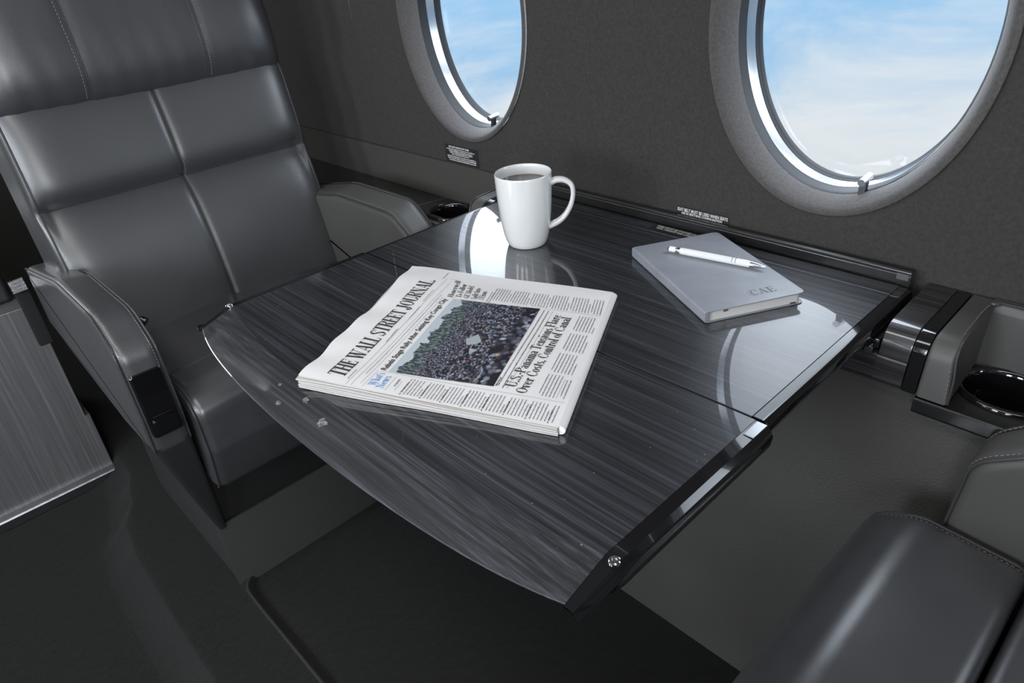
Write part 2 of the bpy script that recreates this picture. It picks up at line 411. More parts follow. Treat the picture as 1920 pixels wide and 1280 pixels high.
    G['p'] = (.48, [('v', .13, -.28, X), ('a', .25, .32, .14, .32, -140, 140)] + S((.13, -.28)))
    G['h'] = (.50, [('v', .13, 0, 1), ('v', .37, 0, .46), ('a', .25, .44, .13, .20, 0, 180)] + S((.13, 0), (.37, 0), (.10, 1)))
    G['g'] = (.46, [('a', .21, .38, .13, .26, 0, 360), ('v', .34, -.1, .55), ('a', .22, -.08, .14, .2, 180, 360)])
    G['c'] = (.40, [('a', .22, .32, .15, .32, 45, 315)])
    G['3'] = (.44, [('a', .2, .74, .13, .24, -90, 150), ('a', .2, .26, .15, .26, -150, 90)])
    G['.'] = (.20, [('d', .10, .07)]); G[','] = (.20, [('d', .10, .07), ('n', .12, .05, .06, -.14)])
    G["'"] = (.16, [('v', .08, .78, 1)]); G['-'] = (.28, [('t', .05, .34, .23, .34)])
    G[' '] = (.22, [])
    return G
GL = glyphs()
def serif(bm, text, fn, cap, width=None, thick=.15, thin=.035, mi=0, track=.0):
    """hand-drawn condensed serif lettering laid through fn(x, y)"""
    W = sum(GL[c][0] + track for c in text); k = (width / W) if width else cap
    def quad(p):
        vs = [bm.verts.new(fn(x * k + ox * k, y * cap)) for x, y in p]
        bm.faces.new(vs).material_index = mi
    ox = 0
    for c in text:
        w, pr = GL[c]
        for q in pr:
            if q[0] == 'v': x, y0, y1 = q[1:]; quad([(x - thick / 2, y0), (x + thick / 2, y0), (x + thick / 2, y1), (x - thick / 2, y1)])
            elif q[0] == 'h': x0, x1, y = q[1:]; y = min(max(y, thin), 1 - thin) if 0 <= y <= 1 else y; quad([(x0, y - thin), (x1, y - thin), (x1, y + thin), (x0, y + thin)])
            elif q[0] == 's': x, y = q[1:]; yy = y + (thin if y < .5 else -thin); hw = thick * .5 + .075; quad([(x - hw, yy - thin), (x + hw, yy - thin), (x + hw, yy + thin), (x - hw, yy + thin)])
            elif q[0] in 'tn':
                x0, y0, x1, y1 = q[1:]; h = (thick if q[0] == 't' else thin * 1.3) / 2
                if abs(y1 - y0) < .01: quad([(x0, y0 - h), (x1, y1 - h), (x1, y1 + h), (x0, y0 + h)])
                else: quad([(x0 - h, y0), (x0 + h, y0), (x1 + h, y1), (x1 - h, y1)])
            elif q[0] == 'd': x, y = q[1:]; h = thick * .55; quad([(x - h, y - .07), (x + h, y - .07), (x + h, y + .07), (x - h, y + .07)])
            elif q[0] == 'a':
                cx, cy, rx, ry, a0, a1 = q[1:]; n = max(4, int(abs(a1 - a0) / 24)); P = []
                for j in range(n + 1):
                    a = math.radians(a0 + (a1 - a0) * j / n); ca, sa = math.cos(a), math.sin(a)
                    th = thin * 1.2 + (thick - thin * 1.2) * abs(ca) ** 1.5
                    P.append(((cx + (rx + th * .5) * ca, cy + ry * sa), (cx + (rx - th * .5) * ca, cy + (ry - thin * 2) * sa)))
                for j in range(n): quad([P[j][0], P[j + 1][0], P[j + 1][1], P[j][1]])
        ox += w + track
    return W * k
def scribble(bm, fn, w, h, mi=0, dens=1.0, r=rnd):
    """a line of type too small to read: rows of letter ticks grouped in words"""
    x = 0; lw = h * .62
    while x < w - lw:
        n = r.randint(2, 8)
        for _ in range(n):
            if x > w - lw: break
            hh = h * (1.0 if r.random() < .72 else 1.4); ww = lw * r.uniform(.5, .72)
            vs = [bm.verts.new(fn(a, b)) for a, b in ((x, 0), (x + ww, 0), (x + ww, hh), (x, hh))]
            bm.faces.new(vs).material_index = mi; x += lw * .92
        x += lw * .7

# ================================================================== SETTING
# ---- window wall with oval openings
WY = .875
def wy(z): return WY - (.30 * (z - .97) ** 2 if z > .97 else 0)
WCX = [-1.062, -.370, .322]; WZ = .943; WA, WB = .172, .222; HT = .346
bm = bmesh.new(); N_ = 96; z0, z1 = .665, 1.225
for cx in WCX:
    rings = []
    for k in range(6):
        t = k / 5; ring = []
        for j in range(N_):
            a = 2 * PI * j / N_; ca, sa = math.cos(a), math.sin(a)
            ex, ez = cx + WA * ca, WZ + WB * sa
            s = min(HT / abs(ca) if abs(ca) > 1e-6 else 9e9, .28 / abs(sa) if abs(sa) > 1e-6 else 9e9)
            rx, rz = cx + s * ca, WZ + s * sa
            x, z = ex + (rx - ex) * t, ez + (rz - ez) * t
            # soft roll of the covering into the opening
            ring.append(bm.verts.new((x, wy(z) + (.004 if k == 0 else 0), z)))
        rings.append(ring)
    # exact rectangle corners
    for i in range(5):
        for j in range(N_): bm.faces.new((rings[i][j], rings[i][(j + 1) % N_], rings[i + 1][(j + 1) % N_], rings[i + 1][j]))
    for qx, qz in ((1, 1), (-1, 1), (-1, -1), (1, -1)):
        cxn, czn = cx + HT * qx, WZ + .28 * qz
        # fill the small corner triangle left by the ring
        cand = sorted(rings[5], key=lambda v: (v.co.x - cxn) ** 2 + (v.co.z - czn) ** 2)[:2]
        c = bm.verts.new((cxn, wy(czn), czn))
        if all((v.co - c.co).length > 1e-5 for v in cand): bm.faces.new((c, cand[0], cand[1]))
def wall_strip(xa, xb, za, zb, n=8, yf=wy):
    for i in range(n):
        a, b = za + (zb - za) * i / n, za + (zb - za) * (i + 1) / n
        bm.faces.new([bm.verts.new(p) for p in ((xa, yf(a), a), (xb, yf(a), a), (xb, yf(b), b), (xa, yf(b), b))])
xa_, xb_ = WCX[0] - HT, WCX[-1] + HT
wall_strip(xa_, xb_, WZ + .28, 1.5); wall_strip(xa_, xb_, .50, WZ - .28, 1)
wall_strip(-3.2, xa_, .50, 1.5, 12); wall_strip(xb_, 1.6, .50, 1.5, 12)
bmesh.ops.remove_doubles(bm, verts=bm.verts, dist=1e-5)
w = finish('wall_window_side', bm, 'suede_wall', ang=.9, recalc=False); structure(w)

# ---- windows
def oval(a, b, cx, cz, y, n=96): return [Vector((cx + a * math.cos(2 * PI * j / n), y, cz + b * math.sin(2 * PI * j / n))) for j in range(n)]
def oval_loft(name, secs, m, parent, cx, n=96):
    bm = bmesh.new(); R = [[bm.verts.new(p) for p in oval(a, b, cx, WZ, y, n)] for a, b, y in secs]
    for i in range(len(R) - 1):
        for j in range(n): bm.faces.new((R[i][j], R[i][(j + 1) % n], R[i + 1][(j + 1) % n], R[i + 1][j]))
    return finish(name, bm, m, parent, ang=.7, recalc=False)
def window(i, cx):
    e = bpy.data.objects.new('window_%d' % i, None); C.objects.link(e); e['kind'] = 'structure'
    y = WY
    oval_loft('suede_surround', [(.1755, .2255, y - .001), (.1735, .2235, y - .003), (.169, .2195, y - .003), (.164, .215, y + .002), (.158, .210, y + .012), (.1545, .207, y + .022), (.1525, .2055, y + .028), (.1515, .2045, y + .034)], 'suede_ring', e, cx - .002)
    oval_loft('window_gasket', [(.1520, .2050, y + .029), (.1505, .2035, y + .033), (.1500, .2030, y + .048), (.149, .202, y + .054)], 'liner_dark', e, cx - .003)
    oval_loft('reveal_ring', [(.1500, .2032, y + .050), (.1488, .2020, y + .052), (.1478, .2012, y + .062), (.1468, .2004, y + .070)], 'clear_trim', e, cx - .003)
    oval_loft('window_frame', [(.1475, .2010, y + .068), (.1460, .1995, y + .070), (.1455, .1990, y + .075), (.1445, .198, y + .076), (.1437, .197, y + .083)], 'liner_dark', e, cx - .003)
    bm = bmesh.new(); vs = [bm.verts.new(p) for p in oval(.1445, .198, cx - .003, WZ, y + .079)]; bm.faces.new(vs)
    finish('window_glass', bm, 'glass', e, smooth=False)
    # latch tab standing on the lower rim
    lx = cx + .040; lz = WZ - .2040 * math.sqrt(1 - (.043 / .1515) ** 2)
    bm = bmesh.new()
    rprism(bm, fillet([(lx - .0045, lz - .004, 0), (lx + .0045, lz - .004, 0), (lx + .0055, lz + .014, .002), (lx - .0035, lz + .015, .002)], 3), 'y', y + .026, y + .033, .001)
    lt = finish('latch', bm, 'darkmetal', e)
    bm = bmesh.new(); tube(bm, [(lx + .001, y + .018, lz + .0135), (lx + .001, y + .042, lz + .0165)], .0048, 14)
    finish('latch_pin', bm, 'steel', lt)
    return e
for i, cx in enumerate(WCX): window(i + 1, cx)

# ---- lower side wall
bm = bmesh.new()
rprism(bm, [(.712, -.02), (.752, .36), (.758, .5895), (.763, .5895), (.763, -.02)], 'x', -3.2, 1.6, mid=12)
structure(finish('wall_lower_side', bm, 'side_panel'))
bm = bmesh.new()
rprism(bm, fillet([(.8655, .588, 0), (.8675, .667, .002), (.88, .668, 0), (.88, .588, 0)], 2), 'x', -2.6, -.957)
structure(finish('trim_1', bm, 'ledge_panel'))
# thin rail along the back of the table
bm = bmesh.new()
rprism(bm, fillet([(.8535, .628, 0), (.8535, .6725, .0015), (.857, .6760, .0015), (.866, .6765, .0015), (.8685, .6705, .001), (.8685, .628, 0)], 2), 'x', -.903, -.2375, .0012, 2)
r2 = structure(finish('trim_2', bm, 'veneer_dark'))
bm = bmesh.new(); rprism(bm, [(.8540, .6758), (.8540, .6770), (.8575, .6780), (.8575, .6766)], 'x', -.902, -.2385)  # steel sliver stands in for the highlight along the rail's top edge
finish('edge_highlight', bm, 'steel', r2)
bm = bmesh.new(); box(bm, (-.2540, .8529, .6665), (-.2400, .8545, .6745), .0004)
finish('end_sticker', bm, 'rubber', r2)

# ---- floor: lower aisle, fillet up to the seat platform, and shallow footwell
def interp(tab, x):
    if x <= tab[0][0]: return tab[0][1]
    for (a, fa), (b, fb) in zip(tab, tab[1:]):
        if x <= b:
            t = (x - a) / (b - a); t = t * t * (3 - 2 * t); return fa + (fb - fa) * t
    return tab[-1][1]
L1 = [(-2.6, .20), (-1.66, .184), (-1.56, .157), (-1.45, .112), (-1.35, .098), (-1.1, .092), (1.6, .088)]
L2 = [(-1.13, .262), (-1.105, .225), (-1.07, .217), (1.6, .216)]
xs = [-3.2 + i * .1 for i in range(16)] + [-1.68 + i * .02 for i in range(32)] + [-1.03 + i * .1 for i in range(27)]
bm = bmesh.new(); rows = []
for x in xs:
    a = interp(L1, x); b = interp(L2, x)
    foot = 0 if x < -1.14 else (1 if x > -1.10 else (x + 1.14) / .04)
    sec = [(-1.05, -.045), (-.5, -.045), (a - .10, -.0448), (a - .065, -.043), (a - .045, -.037), (a - .028, -.026), (a - .012, -.0120), (a - .002, -.0025), (a + .004, 0), (a + .015, .0005), (b - .02, .0), (b - .006, .0035 * foot), (b, .0045 * foot), (b + .006, .001 * foot), (b + .011, -.010 * foot), (b + .02, -.012 * foot), (b + .2, -.012 * foot), (.76, -.012 * foot)]
    rows.append([bm.verts.new((x, y, z)) for y, z in sec])
for i in range(len(rows) - 1):
    for j in range(len(rows[0]) - 1):
        f = bm.faces.new((rows[i][j], rows[i + 1][j], rows[i + 1][j + 1], rows[i][j + 1]))
        if 3 <= j <= 6 and xs[i] > -1.75: f.material_index = 1  # fillet faces take the carpet with the light painted in
structure(finish('floor', bm, ['carpet', 'carpet_lit'], ang=1.2))
bm = bmesh.new(); tube(bm, smooth_curve([(-1.126, .262, .001), (-1.112, .238, .002), (-1.09, .221, .0025), (-1.05, .2165, .003), (-.9, .216, .003), (-.3, .216, .003), (.9, .216, .003)], 6), .0032, 8)
structure(finish('trim_3', bm, 'carpet_edge'))

# ---- rest of the cabin shell (behind and above the camera)
bm = bmesh.new(); prof = []
for i in range(17):
    a = PI * i / 16; y = -.10 + .89 * math.cos(a); z = 1.5 + .35 * math.sin(a)
    prof.append((y, z))
vr = [[bm.verts.new((x, y, z)) for y, z in prof] for x in (-3.2, 1.6)]
for j in range(16): bm.faces.new((vr[0][j], vr[0][j + 1], vr[1][j + 1], vr[1][j]))
structure(finish('ceiling', bm, 'cabin_shell'))
bm = bmesh.new(); box(bm, (-3.2, -1.03, -.05), (1.6, -.99, 1.52)); structure(finish('wall_aisle_side', bm, 'cabin_shell'))
bm = bmesh.new(); box(bm, (1.58, -1.03, -.05), (1.62, .92, 1.9)); structure(finish('wall_aft', bm, 'cabin_shell'))
bm = bmesh.new(); box(bm, (-3.22, -1.03, -.05), (-3.18, .92, 1.9)); structure(finish('wall_forward', bm, 'suede_wall'))

# ================================================================== SIDE CONSOLES
def tray(name, xa, xb, yf, cup, parent, r=.045):
    """ledge with a rounded front lip and a recessed cup well"""
    bm = bmesh.new()
    yb = .870; zt = .590; cxx, cyy = cup; n = 48
    # top sheet with hole: ring from circle to square, then strips
    hs = min(cyy - yf - .006, yb - cyy) - .001; hx = .056
    ring0 = []; ring1 = []
    for j in range(n):
        a = 2 * PI * (j + .5) / n; ca, sa = math.cos(a), math.sin(a)
        ring0.append(bm.verts.new((cxx + r * ca, cyy + r * .86 * sa, zt)))
        s = min(hx / abs(ca), hs / abs(sa)); ring1.append(bm.verts.new((cxx + s * ca, cyy + s * sa, zt)))
    for j in range(n): bm.faces.new((ring0[j], ring0[(j + 1) % n], ring1[(j + 1) % n], ring1[j]))
    for q in ((1, 1), (-1, 1), (-1, -1), (1, -1)):
        c0 = (cxx + q[0] * hx, cyy + q[1] * hs); cand = sorted(ring1, key=lambda v: (v.co.x - c0[0]) ** 2 + (v.co.y - c0[1]) ** 2)[:2]
        bm.faces.new((bm.verts.new((c0[0], c0[1], zt)), cand[0], cand[1]))
    def quad(x0, x1, y0, y1): bm.faces.new([bm.verts.new(p) for p in ((x0, y0, zt), (x1, y0, zt), (x1, y1, zt), (x0, y1, zt))])
    quad(xa, cxx - hx, yf + .006, yb); quad(cxx + hx, xb, yf + .006, yb); quad(cxx - hx, cxx + hx, cyy + hs, yb); quad(cxx - hx, cxx + hx, yf + .006, cyy - hs)
    rprism(bm, fillet([(yf + .0061, .5899, 0), (yf, .5899, .004), (yf - .001, .572, .004), (yf + .012, .566, .003), (yf + .024, .566, 0), (yf + .024, .5899, 0)], 3), 'x', xa, xb)
    return finish(name, bm, 'veneer_dark', parent, ang=.5)
def cup_well(cx, cy, parent, zt=.590):
    bm = bmesh.new()
    lathe(bm, [(.053, zt + .0004), (.0525, zt + .003), (.049, zt + .0045), (.0455, zt + .003), (.0435, zt - .002), (.042, zt - .010), (.0405, zt - .05), (.036, zt - .056), (0, zt - .056)], 56, (cx, cy), 1.0, .86)
    c = finish('cup_holder', bm, 'black_gloss', parent, ang=.9, recalc=False)
    return c
def pocket_profile(yf): return [(yf, .5925, 0), (yf + .012, .6590, .030), (.8715, .6630, .002), (.8715, .5905, 0)]
def side_console(sign, yf, cup, xfar, label):
    """sign +1: to the right of the table (x grows away), -1: to the left"""
    X = (lambda d: -.190 + d) if sign > 0 else (lambda d: -.894 - d)
    e = thing('side_console', label, 'console')
    yw = .737
    def pr(name, d0, d1, prof, m, r=.0015, seg=3):
        bm = bmesh.new(); a, b = sorted((X(d0), X(d1))); rprism(bm, fillet(prof, 6), 'x', a, b, r, seg); return finish(name, bm, m, e)
    pr('glossy_black_band', 0, .0145, pocket_profile(yw), 'black_gloss', .0008)
    bo = None
    # leather bolster: tapered end with stitched seam
    prof = fillet(pocket_profile(yw - .001), 6)
    bm = bmesh.new(); a = X(.015); 
    def warp(p):
        d = (p.x - a) * sign
        low = max(0, min(1, (.64 - p.z) / .05)); front = max(0, min(1, (.80 - p.y) / .05))
        if d > .012: p = Vector((p.x + sign * .006 * low * front, p.y, p.z))
        return p
    x0, x1 = sorted((a, X(.042))); rprism(bm, prof, 'x', x0, x1, .004, 4, f=warp)
    bo = finish('leather_bolster', bm, 'leather_grey', e)
    sx = X(.0415)
    seam = smooth_curve([(sx + sign * .006, yw + .000, .594), (sx + sign * .005, yw + .004, .620), (sx + sign * .001, yw + .010, .644), (sx, yw + .022, .656), (sx, yw + .05, .6605), (sx, .845, .6625), (sx + sign * .006, .858, .6635), (sx + sign * .02, .863, .664), (sx + sign * .22, .863, .664)], 8)
    bm = bmesh.new(); tube(bm, seam, .0013, 8); finish('piping', bm, 'piping', bo)
    bm = bmesh.new(); stitches(bm, [p + Vector((-sign * .0045, 0, .0004)) for p in seam[:46]], .005, .0028, .0005)
    finish('stitching', bm, 'thread', bo)
    # pocket: upholstered back and end
    bm = bmesh.new()
    xe = X(.265)
    a, b = sorted((X(.038), xe))
    rprism(bm, fillet([(.846, .589, 0), (.855, .655, .006), (.858, .6645, .003), (.874, .6645, .003), (.874, .589, 0)], 4), 'x', a, b, .0)
    # concave corner between back and bolster
    pts = [(X(.038), .74), (X(.038), .86)] + [(X(.040 + .022 * (1 - math.cos(t))), .852 - .0 - .022 * (1 - math.sin(t))) for t in [PI / 2 * k / 6 for k in range(7)]][::-1]
    finish('pocket_lining', bm, 'leather_grey', e)
    # far end
    bm = bmesh.new(); a, b = sorted((X(.262), X(.30))); rprism(bm, prof, 'x', a, b, .004, 3); finish('end_bolster', bm, 'leather_grey', e)
    a, b = sorted((X(.0155), X(xfar)))
    tray('ledge', a, b, yf, cup, e); cup_well(cup[0], cup[1], e)
    return e
right_console = side_console(1, .735, (-.103, .806), .9, 'right-hand side console with black gloss band, stitched leather bolster and cup holder')
# left console: long flat shelf
lc = thing('side_console', 'long dark side console beside the far seat armrest, cup holder behind the mug', 'console')
def lpr(name, a, b, prof, m, r=.0015):
    bm = bmesh.new(); rprism(bm, fillet(prof, 6), 'x', a, b, r, 3); return finish(name, bm, m, lc)
lpr('glossy_black_band', -.908, -.894, pocket_profile(.745), 'black_gloss', .0008)
bl = lpr('leather_bolster', -.938, -.9085, pocket_profile(.744), 'leather_grey', .006)
bm = bmesh.new(); tube(bm, smooth_curve([(-.936, .745, .60), (-.936, .754, .642), (-.936, .767, .657), (-.936, .80, .6605), (-.936, .86, .663)], 6), .0013, 8); finish('piping', bm, 'piping', bl)
tray('ledge', -2.6, -.93, .762, (-1.072, .815), lc, .044); cup_well(-1.072, .815, lc)
bm = bmesh.new(); rprism(bm, [(-1.170, .763), (-1.163, .763), (-1.145, .866), (-1.152, .866)], 'z', .5898, .5904); finish('ledge_joint', bm, 'leather_grey', lc)
# table housing between the consoles
hs = thing('table_housing', 'dark veneered table housing with rounded corner between table end and right-hand console', 'housing')
bm = bmesh.new(); rprism(bm, fillet(pocket_profile(.737), 6), 'x', -.2225, -.1905, .0012, 2); finish('upper_corner', bm, 'veneer_side', hs)
bm = bmesh.new(); rprism(bm, fillet([(.7375, .592, 0), (.741, .626, .004), (.852, .627, 0), (.852, .592, 0)], 3), 'x', -.893, -.2228); fa = structure(finish('trim_4', bm, 'veneer_side'))
bm = bmesh.new(); rprism(bm, fillet([(.737, .592, 0), (.7405, .625, .004), (.85, .625, 0), (.85, .5925, 0)], 3), 'x', -.2226, -.1906); finish('lower_corner', bm, 'veneer_side', fa)

# ================================================================== TABLE
TZ = .66
tb = thing('folding_table', 'glossy dark-veneer folding cabin table with bowed front edge under the newspaper', 'table', (-.56, .53, 0))
TB = Matrix.Translation((.56, -.53, 0))
def tpart(name, bm, m, **k):
    bm.transform(TB); return finish(name, bm, m, tb, **k)
bm = bmesh.new()
rprism(bm, fillet([(.5072, TZ, .0008), (.8495, TZ, .0008), (.8495, .6385, .002), (.5072, .6385, .002)], 2), 'x', -.8850, -.2470)
inner = tpart('inner_leaf', bm, 'veneer')
def ridge(x): s = (x + .563) / .323; return .256 + .028 * s * s + .004 * s ** 4
def edge(x): s = (x + .563) / .335; return .2085 + .026 * s * s + .012 * s ** 6
bm = bmesh.new(); st = []; NX = 60
for i in range(NX + 1):
    x = -.8850 + (.8850 - .2418) * i / NX; r, e = ridge(x), edge(x)
    sec = [(.5055, .6385), (.5055, .6592), (.5047, .66), (r + .0012, .66), (r, .6598), (r - .0012, .6594), (e + .001, .6462), (e, .6453), (e + .001, .6440), (r + .004, .6385)]
    st.append([bm.verts.new((x, y, z)) for y, z in sec])
k = len(st[0])
for i in range(NX):
    for j in range(k): bm.faces.new((st[i][j], st[i + 1][j], st[i + 1][(j + 1) % k], st[i][(j + 1) % k]))
bm.faces.new(st[0]); bm.faces.new(st[-1][::-1])
outer = tpart('outer_leaf', bm, 'veneer', ang=.25)
# fine bright line of lacquer along the bevel
# scuffs at the left of the bevel
# end strips
def strip(name, xa, xb, ya, yb, ztop, m='black_gloss', out=1):
    """bull-nosed edging; out=+1 rounds the high-x side"""
    bm = bmesh.new()
    w = xb - xa
    pf = [(xa, .6375, 0), (xa, ztop, .0006), (xb - w * .15, ztop, w * .5), (xb, .648, w * .5), (xb - w * .25, .6355, .004)]
    if out < 0: pf = [(xa + xb - p[0], p[1], p[2]) for p in pf][::-1]
    rprism(bm, fillet(pf, 6), 'y', ya, yb, .0008, 2); return tpart(name, bm, m)
strip('edge_trim', -.2468, -.2300, .5085, .8495, .6594)
strip('edge_trim', -.8985, -.8852, .5085, .8495, .6590, out=-1)
def outer_strip(sx, out):
    bm = bmesh.new(); rings = []
    ys = [.5045 - (.5045 - .2885) * i / 8 for i in range(9)] + [.2885 - (.2885 - .2405) * i / 6 for i in range(1, 7)]
    for y in ys:
        t = max(0, min(1, (.2885 - y) / .048)); zt = .6596 - .0145 * t; zb = .6340 + .0095 * t; w = .0185 - .005 * t
        a = sx; b = sx + out * w; c = sx + out * w * .62
        rings.append([bm.verts.new((p[0], y, p[1])) for p in ((a, zb), (a, zt), (c, zt - .0006), (sx + out * w * .9, zt - .005), (b, zt - .010 * (1 - .3 * t)), (sx + out * w * .92, zb + .004), (c, zb))])
    kk = 7
    for i in range(len(rings) - 1):
        for j in range(kk): bm.faces.new((rings[i][j], rings[i][(j + 1) % kk], rings[i + 1][(j + 1) % kk], rings[i + 1][j]))
    bm.faces.new(rings[0]); bm.faces.new(rings[-1][::-1])
    return tpart('edge_trim', bm, 'black_gloss', ang=.5)
outer_strip(-.2415, 1); outer_strip(-.8853, -1)
# slot and corner pad at the fold
bm = bmesh.new(); box(bm, (-.2395, .4790, .6596), (-.2290, .5035, .6606), .0006); tpart('corner_pad', bm, 'steel')
for sx in (-.2325, -.8925):
    bm = bmesh.new(); lathe(bm, [(0, .6612), (.0016, .6606), (.0022, .6613), (.0038, .6616), (.0047, .6608), (.0049, .6585)], 24, (sx, .2870))
    tpart('screw', bm, 'chrome')
# sliding bracket between table and housing
bm = bmesh.new()
box(bm, (-.2335, .742, .6300), (-.2235, .806, .6420), .0015); box(bm, (-.2420, .735, .6285), (-.2270, .747, .6385), .002)
tpart('slide_bracket', bm, 'black_gloss')
bm = bmesh.new(); tube(bm, [(-.2300, .7350, .6332), (-.2300, .7310, .6328)], .0042, 14); tpart('bracket_screw', bm, 'steel')
# scuffed lacquer patches near the bowed corner
rs = random.Random(21)
for cx, k, sz in ((-.566, .55, .0085), (-.640, .30, .0045), (-.612, .72, .0050), (-.665, .62, .0032)):
    bm = bmesh.new(); vs = []
    for j in range(18):
        a = 2 * PI * j / 18; r = sz * rs.uniform(.55, 1.15); x = cx + r * math.cos(a); r0, e0 = ridge(x), edge(x)
        y = e0 + (r0 - e0) * k + r * .7 * math.sin(a); y = min(max(y, e0 + .0015), r0 - .002)
        q = (y - (e0 + .001)) / (r0 - .0012 - e0 - .001); vs.append(bm.verts.new((x, y, .6462 + (.6594 - .6462) * q + .00022)))
    bm.faces.new(vs); tpart('lacquer_scuff', bm, 'scuff', smooth=False)

# ================================================================== NEWSPAPER
PC = [Vector((-.6324, .2502)), Vector((-.7763, .5109)), Vector((-.4982, .6143)), Vector((-.3640, .3699))]
PH = [.0150, .0080, .0080, .0100]
def page_xy(u, v): return (PC[0] * (1 - u) + PC[1] * u) * (1 - v) + (PC[3] * (1 - u) + PC[2] * u) * v
def page_h(u, v):
    h = (PH[0] * (1 - u) + PH[1] * u) * (1 - v) + (PH[3] * (1 - u) + PH[2] * u) * v
    return h
def wav(u, v):
    w = .0014 * math.sin(u * 17 + 1) * math.exp(-v * 7) + .0011 * math.sin(u * 31) * math.exp(-v * 10)
    w += .0016 * math.exp(-((u - .93) / .08) ** 2) * math.sin(v * 7 + 1.2)
    w -= .0022 * math.exp(-(v / .05) ** 2) * (.4 + .6 * math.sin(u * 3))
    w += .0006 * math.sin(u * 9 + v * 7)
    return w
def page(u, v, h=0):
    """point on the folded front page; u along the headline, v down the page"""
    uu = u + .012 * math.sin(v * 6.0 + .3) * max(0, (u - .75)) * 4 if u > .75 else u
    p = page_xy(uu, v); return Vector((p.x, p.y, TZ + page_h(u, v) + wav(u, v) + .0006 + h))
np_ = thing('newspaper', 'folded broadsheet newspaper with crowd photo lying on the dark table', 'newspaper', tuple(page(.5, .5)))
NM = Matrix.Translation(-Vector(np_.location))
def npart(name, bm, m, parent=None, **k):
    bm.transform(NM)
    if parent is None: return finish(name, bm, m, np_, **k)
    o = finish(name, bm, m, np_, **k); o.parent = parent; return o
def sheet(bm, h_lo, h_hi, du, dv, seed, n=26, mi=0, wv=1.0):
    """one folded section: slab following the page between height fractions"""
    r = random.Random(seed); a0, a1, b0, b1 = du[0], du[1], dv[0], dv[1]
    ph = r.uniform(0, 6)
    def P(i, j, top):
        u = a0 + (a1 - a0) * i / n; v = b0 + (b1 - b0) * j / n
        if i == 0: u += .0035 * math.sin(v * 9 + ph)
        if j == 0: v += .006 * math.sin(u * 8 + ph) + .003 * math.sin(u * 23 + ph * 2)
        p = page_xy(u, v); f = h_hi if top else h_lo
        z = TZ + .0006 + page_h(min(max(u, 0), 1), min(max(v, 0), 1)) * f + wav(u, v) * f * wv
        return Vector((p.x, p.y, max(z, TZ + .0002)))
    T = [[bm.verts.new(P(i, j, 1)) for j in range(n + 1)] for i in range(n + 1)]
    B = [[bm.verts.new(P(i, j, 0)) for j in range(n + 1)] for i in range(n + 1)]
    for i in range(n):
        for j in range(n):
            bm.faces.new((T[i][j], T[i + 1][j], T[i + 1][j + 1], T[i][j + 1])).material_index = 0
            bm.faces.new((B[i][j], B[i][j + 1], B[i + 1][j + 1], B[i + 1][j])).material_index = 1
    for j in range(n):
        bm.faces.new((T[0][j], T[0][j + 1], B[0][j + 1], B[0][j])).material_index = 1
        bm.faces.new((T[n][j], B[n][j], B[n][j + 1], T[n][j + 1])).material_index = 1
    for i in range(n):
        bm.faces.new((T[i][0], B[i][0], B[i + 1][0], T[i + 1][0])).material_index = 1
        bm.faces.new((T[i][n], T[i + 1][n], B[i + 1][n], B[i][n])).material_index = 1
NS = 6
for k in range(NS):
    lo = k / NS + .012; hi = (k + 1) / NS - .035
    if k == NS - 1: continue
    bm = bmesh.new(); r = random.Random(k + 3)
    sheet(bm, lo, hi, (-.004 - .010 * r.random(), .972 + .012 * r.random()), (-.012 + .016 * r.random(), .993 + .005 * r.random()), k + 11)
    npart('inner_section', bm, ['paper_side', 'paper_side'], ang=1.0)
bm = bmesh.new(); sheet(bm, (NS - 1) / NS + .02, 1.0, (0, 1), (0, 1), 99, 40)
fp = npart('front_page', bm, ['paper', 'paper_side'], ang=1.0)
# rounded fold at the foot
bm = bmesh.new()
for i in range(20):
    pass
rings = []
for i in range(25):
    u = .003 + .994 * i / 24; ring = []
    p0 = page_xy(min(u, 1), .992); p1 = page_xy(min(u, 1), 1.0); d = (p1 - p0).normalized(); hh = page_h(max(min(u, 1), 0), 1) + .0003; zc = TZ + .0006 + hh / 2
    for j in range(9):
        a = PI / 2 - PI * j / 8; ring.append(bm.verts.new((p0.x + d.x * (.0018 + .0062 * math.cos(a)), p0.y + d.y * (.0018 + .0062 * math.cos(a)), zc + (hh / 2) * math.sin(a) * .98 + (wav(u, 1) if j == 0 else 0))))
    rings.append(ring)
for i in range(24):
    for j in range(8): bm.faces.new((rings[i][j], rings[i + 1][j], rings[i + 1][j + 1], rings[i][j + 1]))
bm.faces.new(rings[0]); bm.faces.new(rings[-1][::-1])
npart('folded_foot', bm, 'paper', ang=1.0)

PW, PHT = .29, .29
def line_fn(p0, p1, up, h=.00035):
    """returns fn(x, y) for text starting at p0 running to p1 (page uv); x, y in metres"""
    a = Vector(p0); b = Vector(p1); d3 = (page(*b) - page(*a)).length; e = (b - a) / d3
    upv = Vector(up); n3 = (page(a.x + upv.x * .01, a.y + upv.y * .01) - page(*a)).length / .01
    f = upv / n3
    return (lambda x, y: (lambda q: page(q.x, q.y, h))(a + e * x + f * y)), d3
UP = (.0, -1)
def subdiv_text(bm, L=.006):
    es = [e for e in bm.edges if e.calc_length() > L]
    if es: bmesh.ops.subdivide_edges(bm, edges=es, cuts=3)
